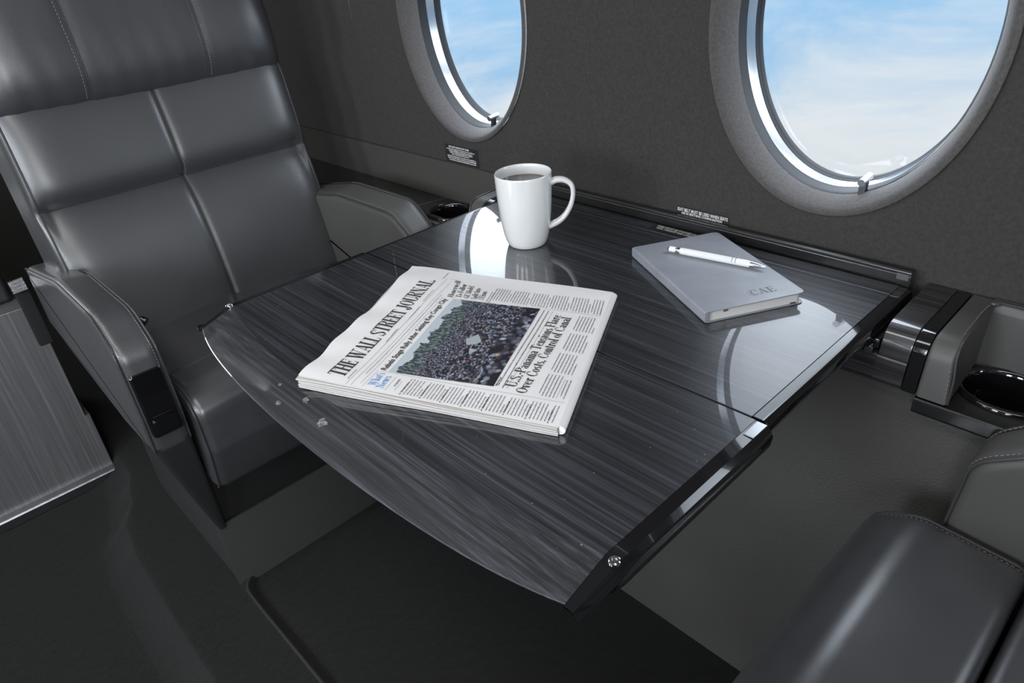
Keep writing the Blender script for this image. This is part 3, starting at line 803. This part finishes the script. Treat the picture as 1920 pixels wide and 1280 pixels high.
# masthead
bm = bmesh.new(); fn, w_ = line_fn((.033, .178), (.862, .190), (.05, -1)); serif(bm, 'THE WALL STREET JOURNAL.', fn, .0215, w_, thick=.17, thin=.03)
npart('masthead', bm, 'ink', fp, smooth=False)
bm = bmesh.new(); fn, w_ = line_fn((.127, .306), (.716, .314), (.0, -1)); sans(bm, 'Rebels Stage Rally After Seizing Key Congo City', .0098, fn, bold=.0002, fit=w_)
npart('photo_headline', bm, 'ink', fp, smooth=False)
bm = bmesh.new()
fn, w_ = line_fn((.165, .803), (.728, .834), (.0, -1)); serif(bm, 'U.S.-Panama Tensions Flare', fn, .0121, w_, thick=.145, thin=.030)
fn, w_ = line_fn((.138, .848), (.718, .878), (.0, -1)); serif(bm, 'Over Costs, Control of Canal', fn, .0121, w_, thick=.145, thin=.030)
npart('main_headline', bm, 'ink', fp, smooth=False)
bm = bmesh.new()
for a, b, s in (((.737, .330), (.898, .304), 'Honeywell'), ((.746, .367), (.880, .343), 'To Follow'), ((.750, .402), (.878, .381), 'GE Model,'), ((.752, .437), (.866, .421), 'Split Into'), ((.756, .471), (.848, .458), '3 Firms')):
    fn, w_ = line_fn(a, b, (.05, -1)); serif(bm, s, fn, .0080, w_, thick=.13, thin=.03)
npart('side_headline', bm, 'ink', fp, smooth=False)
bm = bmesh.new()
for a, b, s in (((.022, .314), (.108, .314), "What's"), ((.016, .349), (.096, .347), 'News')):
    fn, w_ = line_fn(a, b, UP); serif(bm, s, fn, .0088, w_, thick=.12, thin=.035)
npart('column_heading', bm, 'ink_blue', fp, smooth=False)
# rules
bm = bmesh.new()
def rule(a, b, wd=.0003, h=.0003, n=24):
    fn, L_ = line_fn(a, b, UP, h)
    if abs(a[0] - b[0]) < .03:   # down-page rule
        for i in range(n):
            p = [Vector(a).lerp(Vector(b), (i + k2) / n) for k2 in (0, 1)]; du = wd / .29
            bm.faces.new([bm.verts.new(page(q.x + s * du, q.y, h)) for q, s in ((p[0], 0), (p[1], 0), (p[1], 1), (p[0], 1))])
    else:
        for i in range(n):
            bm.faces.new([bm.verts.new(fn(L_ * (i + c) / n, s * wd)) for c, s in ((0, 0), (1, 0), (1, 1), (0, 1))])
rule((.0, .196 + .012), (.90, .232)); rule((.0, .228), (.86, .262)); rule((.02, .258), (.73, .288)); rule((.005, .272), (.115, .280))
rule((.118, .29), (.128, .99)); rule((.150, .775), (.750, .790)); rule((.745, .49), (.775, .73)); rule((.765, .75), (.765, .99)); rule((.01, .362), (.10, .364)); rule((.02, .395), (.08, .397))
rule((.145, .955), (.27, .957)); rule((.90, .30), (.905, .24))
npart('printed_rules', bm, 'ink_grey', fp, smooth=False)
# small type
bm = bmesh.new()
def column(u0, u1, v0, v1, pitch=.0128, h=.00105, slope=0, indent_every=7, fill=1.0, r=random.Random(5)):
    v = v0; k = 0
    while v < v1:
        a = (u0 + (.012 if k % indent_every == 0 else 0), v); b = (u1, v + slope)
        fn, L_ = line_fn(a, b, UP, .0003)
        L2 = L_ * (r.uniform(.35, .8) if k % indent_every == indent_every - 1 else fill)
        scribble(bm, fn, L2, h, r=r); v += pitch; k += 1
column(.010, .108, .425, .985, slope=.002, indent_every=6)
column(.145, .288, .893, .945, slope=.003); column(.150, .27, .968, .985)
column(.305, .445, .897, .985, slope=.003); column(.465, .600, .902, .985, slope=.003); column(.620, .745, .907, .985, slope=.003)
column(.775, .90, .500, .99, slope=-.006); column(.735, .852, .490, .515, slope=-.006)
column(.150, .755, .742, .765, slope=.013, pitch=.019, h=.0013)
column(.655, .78, .218, .23, h=.0009); column(.300, .42, .2135, .22, h=.0011); column(.50, .62, .222, .23, h=.0009); column(.02, .10, .2, .205, h=.0011)
column(.07, .75, .247, .252, slope=.026, h=.0008); column(.88, .96, .215, .222, h=.001); column(.03, .092, .386, .388, h=.0015)
npart('small_type', bm, 'ink_grey', fp, smooth=False)
bm = bmesh.new()
for v in [.425 + .0128 * 6 * i for i in range(8)]:
    fn, L_ = line_fn((.016, v - .0003), (.085, v), UP, .0004); scribble(bm, fn, L_, .0013)
    fn, L_ = line_fn((.004, v), (.02, v), UP, .0004); bm.faces.new([bm.verts.new(fn(*q)) for q in ((0, 0), (.0014, 0), (.0014, .0014), (0, .0014))])
fn, L_ = line_fn((.155, .735), (.215, .737), UP, .0004); scribble(bm, fn, L_, .0014)
npart('bold_type', bm, 'ink', fp, smooth=False)
# photograph
bm = bmesh.new(); n = 24; uvl = bm.loops.layers.uv.new('uv')
def ph(s, t):
    a = Vector((.124, .319)).lerp(Vector((.728, .338)), s); b = Vector((.150, .725)).lerp(Vector((.760, .732)), s); q = a.lerp(b, t); return page(q.x, q.y, .0003)
g = [[bm.verts.new(ph(i / n, j / n)) for j in range(n + 1)] for i in range(n + 1)]
for i in range(n):
    for j in range(n):
        f = bm.faces.new((g[i][j], g[i + 1][j], g[i + 1][j + 1], g[i][j + 1]))
        for l, (a, b) in zip(f.loops, ((i, j), (i + 1, j), (i + 1, j + 1), (i, j + 1))): l[uvl].uv = (a / n, b / n)
phot = npart('crowd_photograph', bm, 'photo', fp)
bm = bmesh.new()
def poly(ps): bm.faces.new([bm.verts.new(ph(a, b) + Vector((0, 0, .0002))) for a, b in ps])
poly(((.40, .52), (.47, .47), (.55, .56), (.46, .64), (.42, .60))); poly(((.30, .60), (.37, .57), (.36, .66)))
npart('printed_white_tent', bm, 'tent', phot, smooth=False)

# ================================================================== NOTEBOOK
nb = thing('notebook', 'grey soft-cover notebook with debossed letters lying on the table under the pen', 'notebook', (-.4345, .736, TZ), math.atan2(-.1, .182))
# local: x along long side (towards lettering), y across; spine on -y side
NLx, NWy, NH = .1030, .0640, .0150
bm = bmesh.new()
rprism(bm, fillet([(-NLx, -NWy, .004), (NLx, -NWy, .004), (NLx, NWy, .008), (-NLx, NWy, .008)], 5), 'z', .0002, .0014, .0005, 2)
finish('back_cover', bm, 'book_cover', nb)
bm = bmesh.new()
def bow(p): return Vector((p.x, p.y, p.z))
rprism(bm, fillet([(-NLx, -NWy, .003), (NLx, -NWy, .003), (NLx, NWy, .008), (-NLx, NWy, .008)], 5), 'z', NH - .0014, NH, .0005, 2)
fc = finish('front_cover', bm, 'book_cover', nb)
bm = bmesh.new()
rprism(bm, fillet([(-NWy - .0022, .0006, .004), (-NWy - .0022, NH - .0002, .004), (-NWy + .004, NH, 0), (-NWy + .004, .0003, 0)], 6), 'x', -NLx, NLx, .0006, 2)
# prism 'x': first coord is y
finish('spine', bm, 'book_cover', nb)
bm = bmesh.new()
rprism(bm, fillet([(-NLx + .003, -NWy + .001, .001), (NLx - .0028, -NWy + .001, .001), (NLx - .0028, NWy - .004, .006), (-NLx + .003, NWy - .004, .006)], 5), 'z', .0014, NH - .0014)
finish('page_block', bm, 'book_edge', nb)
bm = bmesh.new(); box(bm, (NLx - .003, .046, .0012), (NLx - .0012, .053, .0028), .0003)
finish('elastic_band', bm, 'rubber', nb)
bm = bmesh.new(); box(bm, (NLx - .0030, -.0415, .0095), (NLx - .0020, -.0355, .0118), .0003)
finish('edge_mark', bm, 'ink_grey', nb)
bm = bmesh.new()
# lettering: baseline parallel to the short side near the lettered end, reads along +y
def nbfn(x, y): return Vector((NLx - .0155 - y, .004 + x, NH + .00012))
serif(bm, 'CAE', nbfn, .0125, .0330, thick=.095, thin=.034, track=.02)
finish('debossed_letters', bm, 'book_mark', fc, smooth=False)
bm = bmesh.new()
rim = [Vector((NLx - .0155 - .0062 + .0078 * math.cos(a), .0095 + .0078 * math.sin(a), NH + .0001)) for a in [PI * (1.05 + .9 * i / 14) for i in range(15)]]
tube(bm, rim, (.0004), 4)
finish('debossed_ring', bm, 'book_cover', fc)

# ================================================================== PEN
P0 = Vector((-.509, .7435, .0)); P1 = Vector((-.378, .7655, .0)); PZ = TZ + NH + .0050
pn = thing('ballpoint_pen', 'white click ballpoint pen with silver tip resting on the grey notebook', 'pen', (P0.x, P0.y, PZ), math.atan2(P1.y - P0.y, P1.x - P0.x))
PLn = (P1 - P0).length
RX = Matrix.Rotation(PI / 2, 4, 'Y')
def pl(name, prof, m, parent=None):
    bm = bmesh.new(); lathe(bm, prof, 28); bm.transform(RX); o = finish(name, bm, m, pn, ang=.5)
    return o
pl('barrel', [(0, .0180), (.0036, .0180), (.0044, .0190), (.0047, .0215), (.0047, .070), (.0046, .1085), (.0043, .1135), (0, .1135)], 'pen_white')
pl('upper_cap', [(0, .0032), (.0036, .0032), (.0040, .0040), (.0040, .0115), (.0036, .0120), (0, .0120)], 'pen_white')
pl('chrome_collar', [(0, .0115), (.0034, .0118), (.0038, .0124), (.0033, .0140), (.0038, .0155), (.0038, .0175), (.0034, .0186), (0, .019)], 'pen_chrome')
pl('stylus_tip', [(0, -.0002), (.0018, .0002), (.0030, .0018), (.0030, .0036), (0, .0036)], 'rubber')
pl('metal_tip', [(0, .1130), (.0042, .1132), (.0040, .1160), (.0026, PLn - .0065), (.0016, PLn - .0025), (.0010, PLn), (0, PLn)], 'pen_chrome')
bm = bmesh.new()
for xx in (.0905, .0950):
    for a in range(-4, 5):
        t = math.radians(105 + a * 17)
        bm.faces.new([bm.verts.new((xx + dx, .00475 * math.cos(t + dt), .00475 * math.sin(t + dt))) for dx, dt in ((-.0005, -.1), (.0005, -.1), (.0005, .1), (-.0005, .1))])
finish('grip_marks', bm, 'rubber', pn, smooth=False)

# ================================================================== MUG
mug = thing('coffee_mug', 'white ceramic mug of black coffee standing near the window', 'mug', (-.7135, .6785, TZ))
HM = .1085
prof = [(0, .0025), (.022, .0025), (.0235, .0004), (.0262, .0003), (.0285, .0022), (.0312, .0085), (.0338, .0185), (.0362, .0330), (.0382, .0500), (.0396, .0680), (.0406, .0880), (.0412, HM - .003), (.0411, HM - .001), (.0403, HM), (.0393, HM - .0008), (.0385, HM - .004), (.0372, .075), (.0350, .045), (.031, .020), (.025, .0075), (0, .0065)]
bm = bmesh.new(); lathe(bm, prof, 72); finish('body', bm, 'ceramic', mug, ang=1.2)
hd = Vector((.78, .63, 0)).normalized(); 
def hp(r, z): return Vector((hd.x * r, hd.y * r, z))
path = smooth_curve([hp(.0375, .0915), hp(.0470, .0955), hp(.0580, .0950), (hp(.0675, .0885)), hp(.0705, .0770), hp(.0675, .0600), hp(.0590, .0440), hp(.0480, .0335), hp(.0335, .0265)], 8)
bm = bmesh.new(); tube(bm, path, lambda t: (.0068 - .0012 * math.sin(PI * t), .0042 + .0008 * math.cos(2 * PI * t)), 16)
finish('handle', bm, 'ceramic', mug, ang=1.2)
bm = bmesh.new(); lathe(bm, [(0, .0935), (.0378, .0935), (.0384, .0938)], 56); finish('coffee', bm, 'coffee', mug, recalc=False)

# ================================================================== PLACARDS
def placard(label, origin, ux, uy, w, h, lines, base=True, nrm=None):
    """lines: (text or None, x0, y0, width, size)"""
    o = Vector(origin); ux = Vector(ux); uy = Vector(uy); nz = ux.cross(uy).normalized()
    bm = bmesh.new(); vs = [bm.verts.new(o + ux * a + uy * b + nz * c) for c in (0, .0004) for a, b in ((0, 0), (w, 0), (w, h), (0, h))]
    for f in ((3, 2, 1, 0), (4, 5, 6, 7), (0, 1, 5, 4), (1, 2, 6, 5), (2, 3, 7, 6), (3, 0, 4, 7)): bm.faces.new([vs[i] for i in f])
    pl_ = finish('placard', bm, 'placard', smooth=False); tag(pl_, label, 'placard')
    bm = bmesh.new(); r = random.Random(3)
    for t, x0, y0, ww, s in lines:
        fn = lambda x, y, x0=x0, y0=y0: o + ux * (x0 + x) + uy * (y0 + y) + nz * .0007
        if t: sans(bm, t, s, fn, bold=.00012, fit=ww)
        else: scribble(bm, fn, ww, s, r=r)
    finish('placard_print', bm, 'print_white', pl_, smooth=False)
    return pl_
placard('small black placard with dense white lines on the wall below the left window', (-1.141, WY - .0006, .667), (1, 0, 0), (0, 0, 1), .100, .036,
        [('LIFE VEST INSIDE SEAT BASE', .012, .0305, .062, .0052), (None, .004, .0265, .086, .0018), (None, .012, .0230, .072, .0018), (None, .014, .0198, .070, .0018), (None, .020, .0166, .054, .0018),
         (None, .005, .0122, .088, .0020), (None, .006, .0085, .088, .0020), (None, .010, .0045, .082, .0021)])
placard('black placard reading SEAT BELT MUST BE USED on the wall behind the notebook', (-.585, WY - .0006, .6680), (1, 0, 0), (0, .0, 1), .090, .0180,
        [('SEAT BELT MUST BE USED WHEN SEATS', .002, .0110, .086, .0070), ('ARE IN BERTHING CONFIGURATION', .009, .0062, .070, .0052)])
placard('black placard reading TABLE MUST BE STOWED lying flat on the table beside the notebook corner', (-.603, .8295, TZ + .0002), (1, 0, 0), (0, 1, 0), .098, .0175,
        [('TABLE MUST BE STOWED DURING', .007, .0100, .082, .0072), ('TAXI, TAKEOFF AND LANDING', .010, .0028, .072, .0072)])

# ================================================================== SEATS
def pillow(name, m, parent, O, up, nrm, W, H, T, ns=60, nt_=60, ps=9, pt=9, depth=None, back=.05, taper=None):
    """padded panel: O centre, side axis = y, up and normal given; depth(s, t) adds relief"""
    O = Vector(O); up = Vector(up).normalized(); nrm = Vector(nrm).normalized(); side = Vector((0, 1, 0))
    def cz(i, n):   # denser near the edges
        a = -1 + 2 * i / n; return math.sin(a * PI / 2) * .35 + a * .65
    bm = bmesh.new(); g = []
    for i in range(ns + 1):
        s = cz(i, ns); row = []
        for j in range(nt_ + 1):
            t = cz(j, nt_); e = math.sqrt(max(0, (1 - abs(s) ** ps) * (1 - abs(t) ** pt)))
            w = W * (taper(t) if taper else 1)
            d = T * e + (depth(s, t) if depth else 0)
            row.append(bm.verts.new(O + side * (s * w) + up * (t * H) + nrm * d))
        g.append(row)
    for i in range(ns):
        for j in range(nt_): bm.faces.new((g[i][j], g[i + 1][j], g[i + 1][j + 1], g[i][j + 1]))
    per = [g[i][0] for i in range(ns)] + [g[ns][j] for j in range(nt_)] + [g[i][nt_] for i in range(ns, 0, -1)] + [g[0][j] for j in range(nt_, 0, -1)]
    bk = [bm.verts.new(v.co - nrm * back) for v in per]
    for i in range(len(per)): k2 = (i + 1) % len(per); bm.faces.new((per[i], per[k2], bk[k2], bk[i]))
    bm.faces.new(bk)
    return finish(name, bm, m, parent, ang=1.0)
def surf_line(parent, fn, ts, rad=.0012, m='piping', nm='piping', st_off=None):
    P = [fn(t) for t in ts]
    bm = bmesh.new(); tube(bm, P, rad, 6); o = finish(nm, bm, m, parent)
    return o
def seat(name, loc, rz, label, ws, cz_=0., armshift=0., cushshift=0., deep=0., belt=False):
    t = thing(name, label, 'seat', loc, rz, None)
    UPV = Vector((-.227, 0, .974)); NV = Vector((.974, 0, .227)); OB = Vector((-.4150, 0, .640)); W, H = .268, .262
    tc = (.695 - .640) / (H * .974)
    def dep(s, tt):
        d = .030 * s * s
        d -= .0045 * math.exp(-abs(s * W) / .006) * (1 if tt > -2 else 0)
        q = (tt - tc) * H
        if abs(s) < .99:
            f = min(1, (1 - abs(s)) / .10)
            if q >= 0: d -= .026 * math.exp(-q / .013) * f + .006 * math.exp(-q / .05) * f
            else: d -= .034 * math.exp(q / .045) * f
        d += .010 * math.cos(s * PI / 2) * math.cos((tt + .4) * 1.2)
        return d
    def surf(s, tt, lift=0):
        e = math.sqrt(max(0, (1 - abs(s) ** 9) * (1 - abs(tt) ** 9)))
        return OB + Vector((0, s * W, 0)) + UPV * (tt * H) + NV * (.055 * e + dep(s, tt) + lift)
    bk = pillow('backrest', 'leather', t, OB, UPV, NV, W, H, .055, 90, 90, depth=dep, back=.10)
    lst = [-.96 + 1.9 * i / 60 for i in range(61)]
    for s0 in (-.007, .007): surf_line(bk, lambda q, s0=s0: surf(s0, q, .0009), lst, .0010, nm='centre_seam')
    for s0 in (-.955, .955): surf_line(bk, lambda q, s0=s0: surf(s0, q, .0006), lst, .0017, nm='piping')
    surf_line(bk, lambda q: surf(q * .95, tc, .0004), [-1 + 2 * i / 50 for i in range(51)], .0010, nm='cross_seam')
    bm = bmesh.new(); stitches(bm, [surf(.022, q, .0006) for q in lst], .006, .0035, .0005); finish('stitching', bm, 'thread', bk)
    # headrest
    OH = OB + UPV * (.206 + .195) + NV * .016; WH, HH = .266, .195
    def dh(s, tt):
        d = .022 * s * s
        for s1 in (-.40, .40): d -= .0035 * math.exp(-abs((s - s1) * WH) / .007)
        d += .0012 * math.sin(s * 40 + tt * 3) * math.exp(-(tt + 1) * 4)
        return d
    def sh(s, tt, lift=0):
        e = math.sqrt(max(0, (1 - abs(s) ** 9) * (1 - abs(tt) ** 5)))
        return OH + Vector((0, s * WH, 0)) + UPV * (tt * HH) + NV * (.080 * e + dh(s, tt) + lift)
    hr = pillow('headrest', 'leather', t, OH, UPV, NV, WH, HH, .080, 80, 60, pt=5, depth=dh, back=.06)
    for s0 in (-.407, -.393, .393, .407): surf_line(hr, lambda q, s0=s0: sh(s0, q, .0008), [-.93 + 1.86 * i / 30 for i in range(31)], .0009, nm='seam')
    for s0 in (-.423, .423):
        bm = bmesh.new(); stitches(bm, [sh(s0, -.93 + 1.86 * i / 40, .0006) for i in range(41)], .006, .0035, .0005)
        finish('stitching', bm, 'thread', hr)
    # shell behind the back
    bm = bmesh.new()
    rprism(bm, fillet([(-.40, .36, .02), (-.44, .38, 0), (-.60, 1.02, .03), (-.66, 1.0, .03), (-.56, .36, .02)], 5), 'y', -.25, .25, .02, 3)
    finish('seat_shell', bm, 'leather_grey', t)
    # cushion and front roll
    zt = .468 + cz_; cs = cushshift
    def puff(p): return Vector((p.x, p.y, p.z + (.010 * (1 - (p.y / .228) ** 2) if p.z > zt - .03 else 0)))
    bm = bmesh.new()
    rprism(bm, fillet([(-.40, zt - .13, 0), (-.40, zt - .012, .01), (-.105 + cs - deep, zt - .004, .014), (-.100 + cs - deep, zt - .13, 0)], 5), 'y', -.226, .226, .018, 4, 14, f=puff)
    finish('seat_cushion', bm, 'leather_soft', t)
    pf = [(-.098 + cs - deep, zt - .19, .01), (-.1010 + cs - deep, zt + .002, .016), (-.035 + cs, zt + .010, .05), (.017 + cs, zt - .012, .045), (.020 + cs, zt - .10, .05), (.000 + cs, zt - .19, .02)]
    bm = bmesh.new()
    rprism(bm, fillet(pf, 9), 'y', -.229, .229, .020, 5, 16, f=puff)
    rl = finish('thigh_roll', bm, 'leather_soft', t)
    for sg in (-1, 1):
        pp = fillet(pf, 9); pp = inset2(pp, .0035)
        pts = [puff(Vector((p.x, sg * .2245, p.y))) for p in pp[9:-3]]
        bm = bmesh.new(); tube(bm, pts, .0019, 8); finish('piping', bm, 'piping', rl)
        bm = bmesh.new(); stitches(bm, [p + Vector((0, -sg * .0055, .0018)) for p in pts], .005, .003, .0005); finish('stitching', bm, 'thread', rl)
    # arms
    for sg in (1, -1):
        wall = (sg == ws); a = armshift
        yi, yo = .236, .297
        prof_ = fillet([(-.53 + a, .578, .01), (-.25 + a, .634, .15), (-.055 + a, .634, .065), (.004 + a, .585, .05), (.012 + a, .47, .03), (.005 + a, .400, .012), (-.13 + a, .396, .02), (-.53 + a, .450, .01)], 8)
        def wp(p):
            top = max(0, (p.z - .56) / .07)
            return Vector((p.x, p.y, p.z - .012 * top * (1 - (abs(p.y) - yi) / (yo - yi))))
        bm = bmesh.new(); ya, yb = (yi, yo) if sg > 0 else (-yo, -yi)
        rprism(bm, prof_, 'y', ya, yb, .015, 6, 8, f=wp)
        am = finish('armrest', bm, 'leather' if not wall else 'leather_grey', t)
        def wpost(p):
            k = (.41 - p.z) / .262; k = max(0, k); mid = .5 * (yi + yo)
            x = p.x - (.072 * k if p.x > -.06 else 0) ; y = p.y
            if abs(y) > mid: y -= math.copysign(.060 * k, y)
            else: y -= math.copysign(.016 * k, y)
            return Vector((x, y, p.z))
        bm = bmesh.new(); rprism(bm, fillet([(-.128, ya + .001, .008), (.006, ya + .001, .010), (.006, yb - .001, .010), (-.128, yb - .001, .008)], 4), 'z', .148, .412, 0, mid=8, f=lambda p, a=a: wpost(p) + Vector((a, 0, 0)))
        finish('arm_post', bm, 'post_leather', am)
        q = inset2(prof_, .0030)
        for yy, inn in ((sg * (yo - .0035), 0), (sg * (yi + .0035), 1)):
            pts = [wp(Vector((p.x, yy, p.y))) for p in q[:50]]
            pts = [p + Vector((0, sg * (.0012 if not inn else -.0012), .001)) for p in pts]
            bm = bmesh.new(); tube(bm, pts, .0016, 8); finish('piping', bm, 'piping', am)
            bm = bmesh.new(); stitches(bm, [p + Vector((.001, -sg * (.0055 if not inn else -.0055), .0015)) for p in pts[10:]], .005, .003, .0005)
            finish('stitching', bm, 'thread', am)
        if not wall:
            yc = sg * .5 * (yi + yo)
            bm = bmesh.new()
            def tilt(p):
                z = p.z; k = (z - .44) / .11; return Vector((p.x - .010 * max(0, k - .35) ** 2 * 2.2 + a, p.y, z))
            rprism(bm, fillet([(yc - .0235, .437, .008), (yc + .0235, .437, .008), (yc + .0235, .548, .008), (yc - .0235, .548, .008)], 5), 'x', -.004, .0165, .003, 3, f=tilt)
            cp = finish('control_panel', bm, 'black_gloss', am)
            bm = bmesh.new()
            box(bm, (.0160 + a, yc - .015, .4745), (.0185 + a, yc + .015, .4765), .0006)
            finish('lever_slot', bm, 'darkmetal', cp)
            bm = bmesh.new()
            rprism(bm, fillet([(yc - .018, .444, .005), (yc + .018, .444, .005), (yc + .018, .468, .005), (yc - .018, .468, .005)], 4), 'x', .012 + a, .0185 + a, .002, 2)
            finish('button', bm, 'black_gloss', cp)
            bm = bmesh.new(); tube(bm, [(-.05 + a, sg * (yi - .002), .602), (-.043 + a, sg * (yi - .008), .598)], .005, 12); tube(bm, [(-.05 + a, sg * (yi - .004), .590), (-.043 + a, sg * (yi - .006), .606)], .002, 8)
            finish('recline_button', bm, 'darkmetal', am)
    if belt:
        bm = bmesh.new()
        for i in range(4): tube(bm, [(-.566 + .004 * i, -.329, .545 - .006 * i), (-.566 + .004 * i, -.303, .547 - .006 * i)], .0035, 8)
        bf = finish('belt_fitting', bm, 'chrome', t)
        bm = bmesh.new(); box(bm, (-.580, -.326, .40), (-.562, -.300, .535), .004); finish('belt_strap', bm, 'black_void', bf)
    # skirt and plinth
    bm = bmesh.new(); rprism(bm, [(-.50, .150), (-.085, .150), (-.075, .31), (-.50, .33)], 'y', -.222, .222); finish('skirt', bm, 'black_void', t)
    bm = bmesh.new(); rprism(bm, fillet([(-.50, -.012, 0), (-.0735, -.012, 0), (-.0755, .150, .004), (-.50, .150, 0)], 2), 'y', -.234, .234, .003, 2); pb = finish('plinth', bm, 'carpet', t)
    bm = bmesh.new(); rprism(bm, [(-.074, -.011), (-.070, -.011), (-.072, .152), (-.076, .152)], 'y', -.238, .238); finish('front_panel', bm, 'plinth', pb)
    return t
seat('cabin_seat', (-1.040, .452, 0), 0, 'black leather cabin seat facing the camera beyond the left end of the table', 1, belt=True)
seat('cabin_seat', (-.130, .436, 0), PI, 'black leather cabin seat at lower right, only its cushion front and one armrest showing', -1, cz_=.026, armshift=-.035, cushshift=.026, deep=.035)

# ================================================================== FORWARD CABINET
cb = thing('galley_cabinet', 'low satin veneered cabinet end with metal kick strip beyond the aisle', 'cabinet', (-1.95, -.40, -.045))
CM = Matrix.Translation((1.95, .40, .045))
def cpart(name, bm, m, **k): bm.transform(CM); return finish(name, bm, m, cb, **k)
bm = bmesh.new()
rprism(bm, fillet([(-.98, -.044, 0), (.168, -.044, 0), (.168, .137, 0), (.158, .139, 0), (.158, .44, .006), (-.98, .44, 0)], 3), 'x', -2.15, -1.745, .002, 2); cpart('side_panel', bm, 'cabinet_veneer')
bm = bmesh.new(); rprism(bm, fillet([(-1.7455, -.0445, 0), (-1.722, -.0445, .002), (-1.7225, -.018, .006), (-1.7455, -.0165, .002)], 4), 'y', -.98, .170, .001, 2); cpart('kick_strip', bm, 'kick_metal')
bm = bmesh.new()
for yy in (-.09, -.5): lathe(bm, [(0, .0), (.003, 0), (.004, -.002)], 16, (0, 0))
bm.free()
bm = bmesh.new(); rprism(bm, fillet([(-2.15, .441, 0), (-1.80, .441, .012), (-1.80, .56, .03), (-1.88, .60, .03), (-2.15, .60, 0)], 5), 'y', -.98, .135, .012, 3); cpart('padded_top', bm, 'post_leather')
# ================================================================== LIGHT
def area(name, loc, rot, sx, sy, power, col=(1, 1, 1), spread=None):
    l = bpy.data.lights.new(name, 'AREA'); l.shape = 'RECTANGLE'; l.size = sx; l.size_y = sy; l.energy = power; l.color = col
    if spread: l.spread = spread
    o = bpy.data.objects.new(name, l); C.objects.link(o); o.location = loc; o.rotation_euler = rot; return o
# added area lights, all unseen: ceiling, aisle side, forward end and aft
area('ceiling_fill_light', (-.5, -.25, 1.78), (0, 0, 0), 3.2, .30, 16, (1, .985, .96))  # no ceiling fitting is built; added to lift the whole interior
for x in (-1.06, -.36, .34):
    area('aisle_side_fill_light', (x, -.97, 1.05), (math.radians(90), 0, 0), .30, .42, 9, (.85, .92, 1))  # stand-in lights; the aisle wall has no window openings
area('forward_fill_light', (-2.95, -.45, 1.15), (math.radians(90), 0, math.radians(-90)), .55, .9, 10, (.90, .95, 1))  # added for highlights on armrest and cushions; no door is built
area('aft_fill_light', (1.45, -.05, 1.05), (math.radians(90), 0, math.radians(90)), 1.3, .8, 34, (.93, .96, 1))  # added to brighten the seat backrest from behind the camera
# sky portals at the two windows in view
for cx in WCX:
    o = area('window_portal', (cx - .003, WY + .076, WZ), (math.radians(-90), 0, 0), .29, .398, 1); o.data.cycles.is_portal = True

wd = bpy.data.worlds.new('sky'); sc.world = wd; wd.use_nodes = True
N = wd.node_tree.nodes; L = wd.node_tree.links; N.clear()
out = N.new('ShaderNodeOutputWorld'); bg = N.new('ShaderNodeBackground'); L.new(bg.outputs[0], out.inputs[0])
tc = N.new('ShaderNodeTexCoord'); sp = N.new('ShaderNodeSeparateXYZ'); L.new(tc.outputs['Generated'], sp.inputs[0])
mp = N.new('ShaderNodeMapping'); mp.inputs['Scale'].default_value = (1.5, 1.5, 4.2); mp.inputs['Rotation'].default_value = (0, .12, 0); mp.inputs['Location'].default_value = (.35, 0, .4); L.new(tc.outputs['Generated'], mp.inputs[0])
n1 = N.new('ShaderNodeTexNoise'); n1.inputs['Scale'].default_value = 1.7; n1.inputs['Detail'].default_value = 7; n1.inputs['Roughness'].default_value = .6; n1.inputs['Distortion'].default_value = .4; L.new(mp.outputs[0], n1.inputs['Vector'])
def mth(op, a, b, c=None):
    n = N.new('ShaderNodeMath'); n.operation = op
    for i, x in enumerate((a, b, c)):
        if x is None: continue
        if isinstance(x, (int, float)): n.inputs[i].default_value = x
        else: L.new(x, n.inputs[i])
    return n.outputs[0]
# clouds thicken downward
cf = mth('MULTIPLY_ADD', sp.outputs[2], -1.5, -.33); cf = mth('ADD', cf, n1.outputs['Fac'])
cr = N.new('ShaderNodeMapRange'); cr.inputs[1].default_value = .22; cr.inputs[2].default_value = .56; cr.interpolation_type = 'SMOOTHSTEP'; L.new(cf, cr.inputs[0])
mixc = N.new('ShaderNodeMixRGB'); mixc.inputs[1].default_value = (.35, .63, .94, 1); mixc.inputs[2].default_value = (.88, .94, .985, 1); L.new(cr.outputs[0], mixc.inputs[0])
# brightness: hazy overhead sky is far brighter than the cloud floor below the aircraft
ms = N.new('ShaderNodeFloatCurve'); cv = ms.mapping.curves[0]
pts_ = [(0, .10), (.47, .10), (.53, .12), (.60, .62), (.655, .78), (.72, .50), (.78, .25), (.805, .24), (.86, .85), (1, .85)]      # x: (z+1)/2, y: strength / 10
cv.points[0].location = pts_[0]; cv.points[1].location = pts_[-1]
for p in pts_[1:-1]: cv.points.new(*p)
ms.mapping.update()
L.new(mth('MULTIPLY_ADD', sp.outputs[2], .5, .5), ms.inputs['Value'])
up_ = N.new('ShaderNodeMapRange'); up_.inputs[1].default_value = -.03; up_.inputs[2].default_value = .15; L.new(sp.outputs[2], up_.inputs[0])
L.new(mth('MULTIPLY', ms.outputs[0], 10.0), bg.inputs['Strength'])
pale = N.new('ShaderNodeMixRGB'); pale.inputs[2].default_value = (.80, .89, 1.0, 1); L.new(up_.outputs[0], pale.inputs[0]); L.new(mixc.outputs[0], pale.inputs[1])
L.new(pale.outputs[0], bg.inputs['Color'])
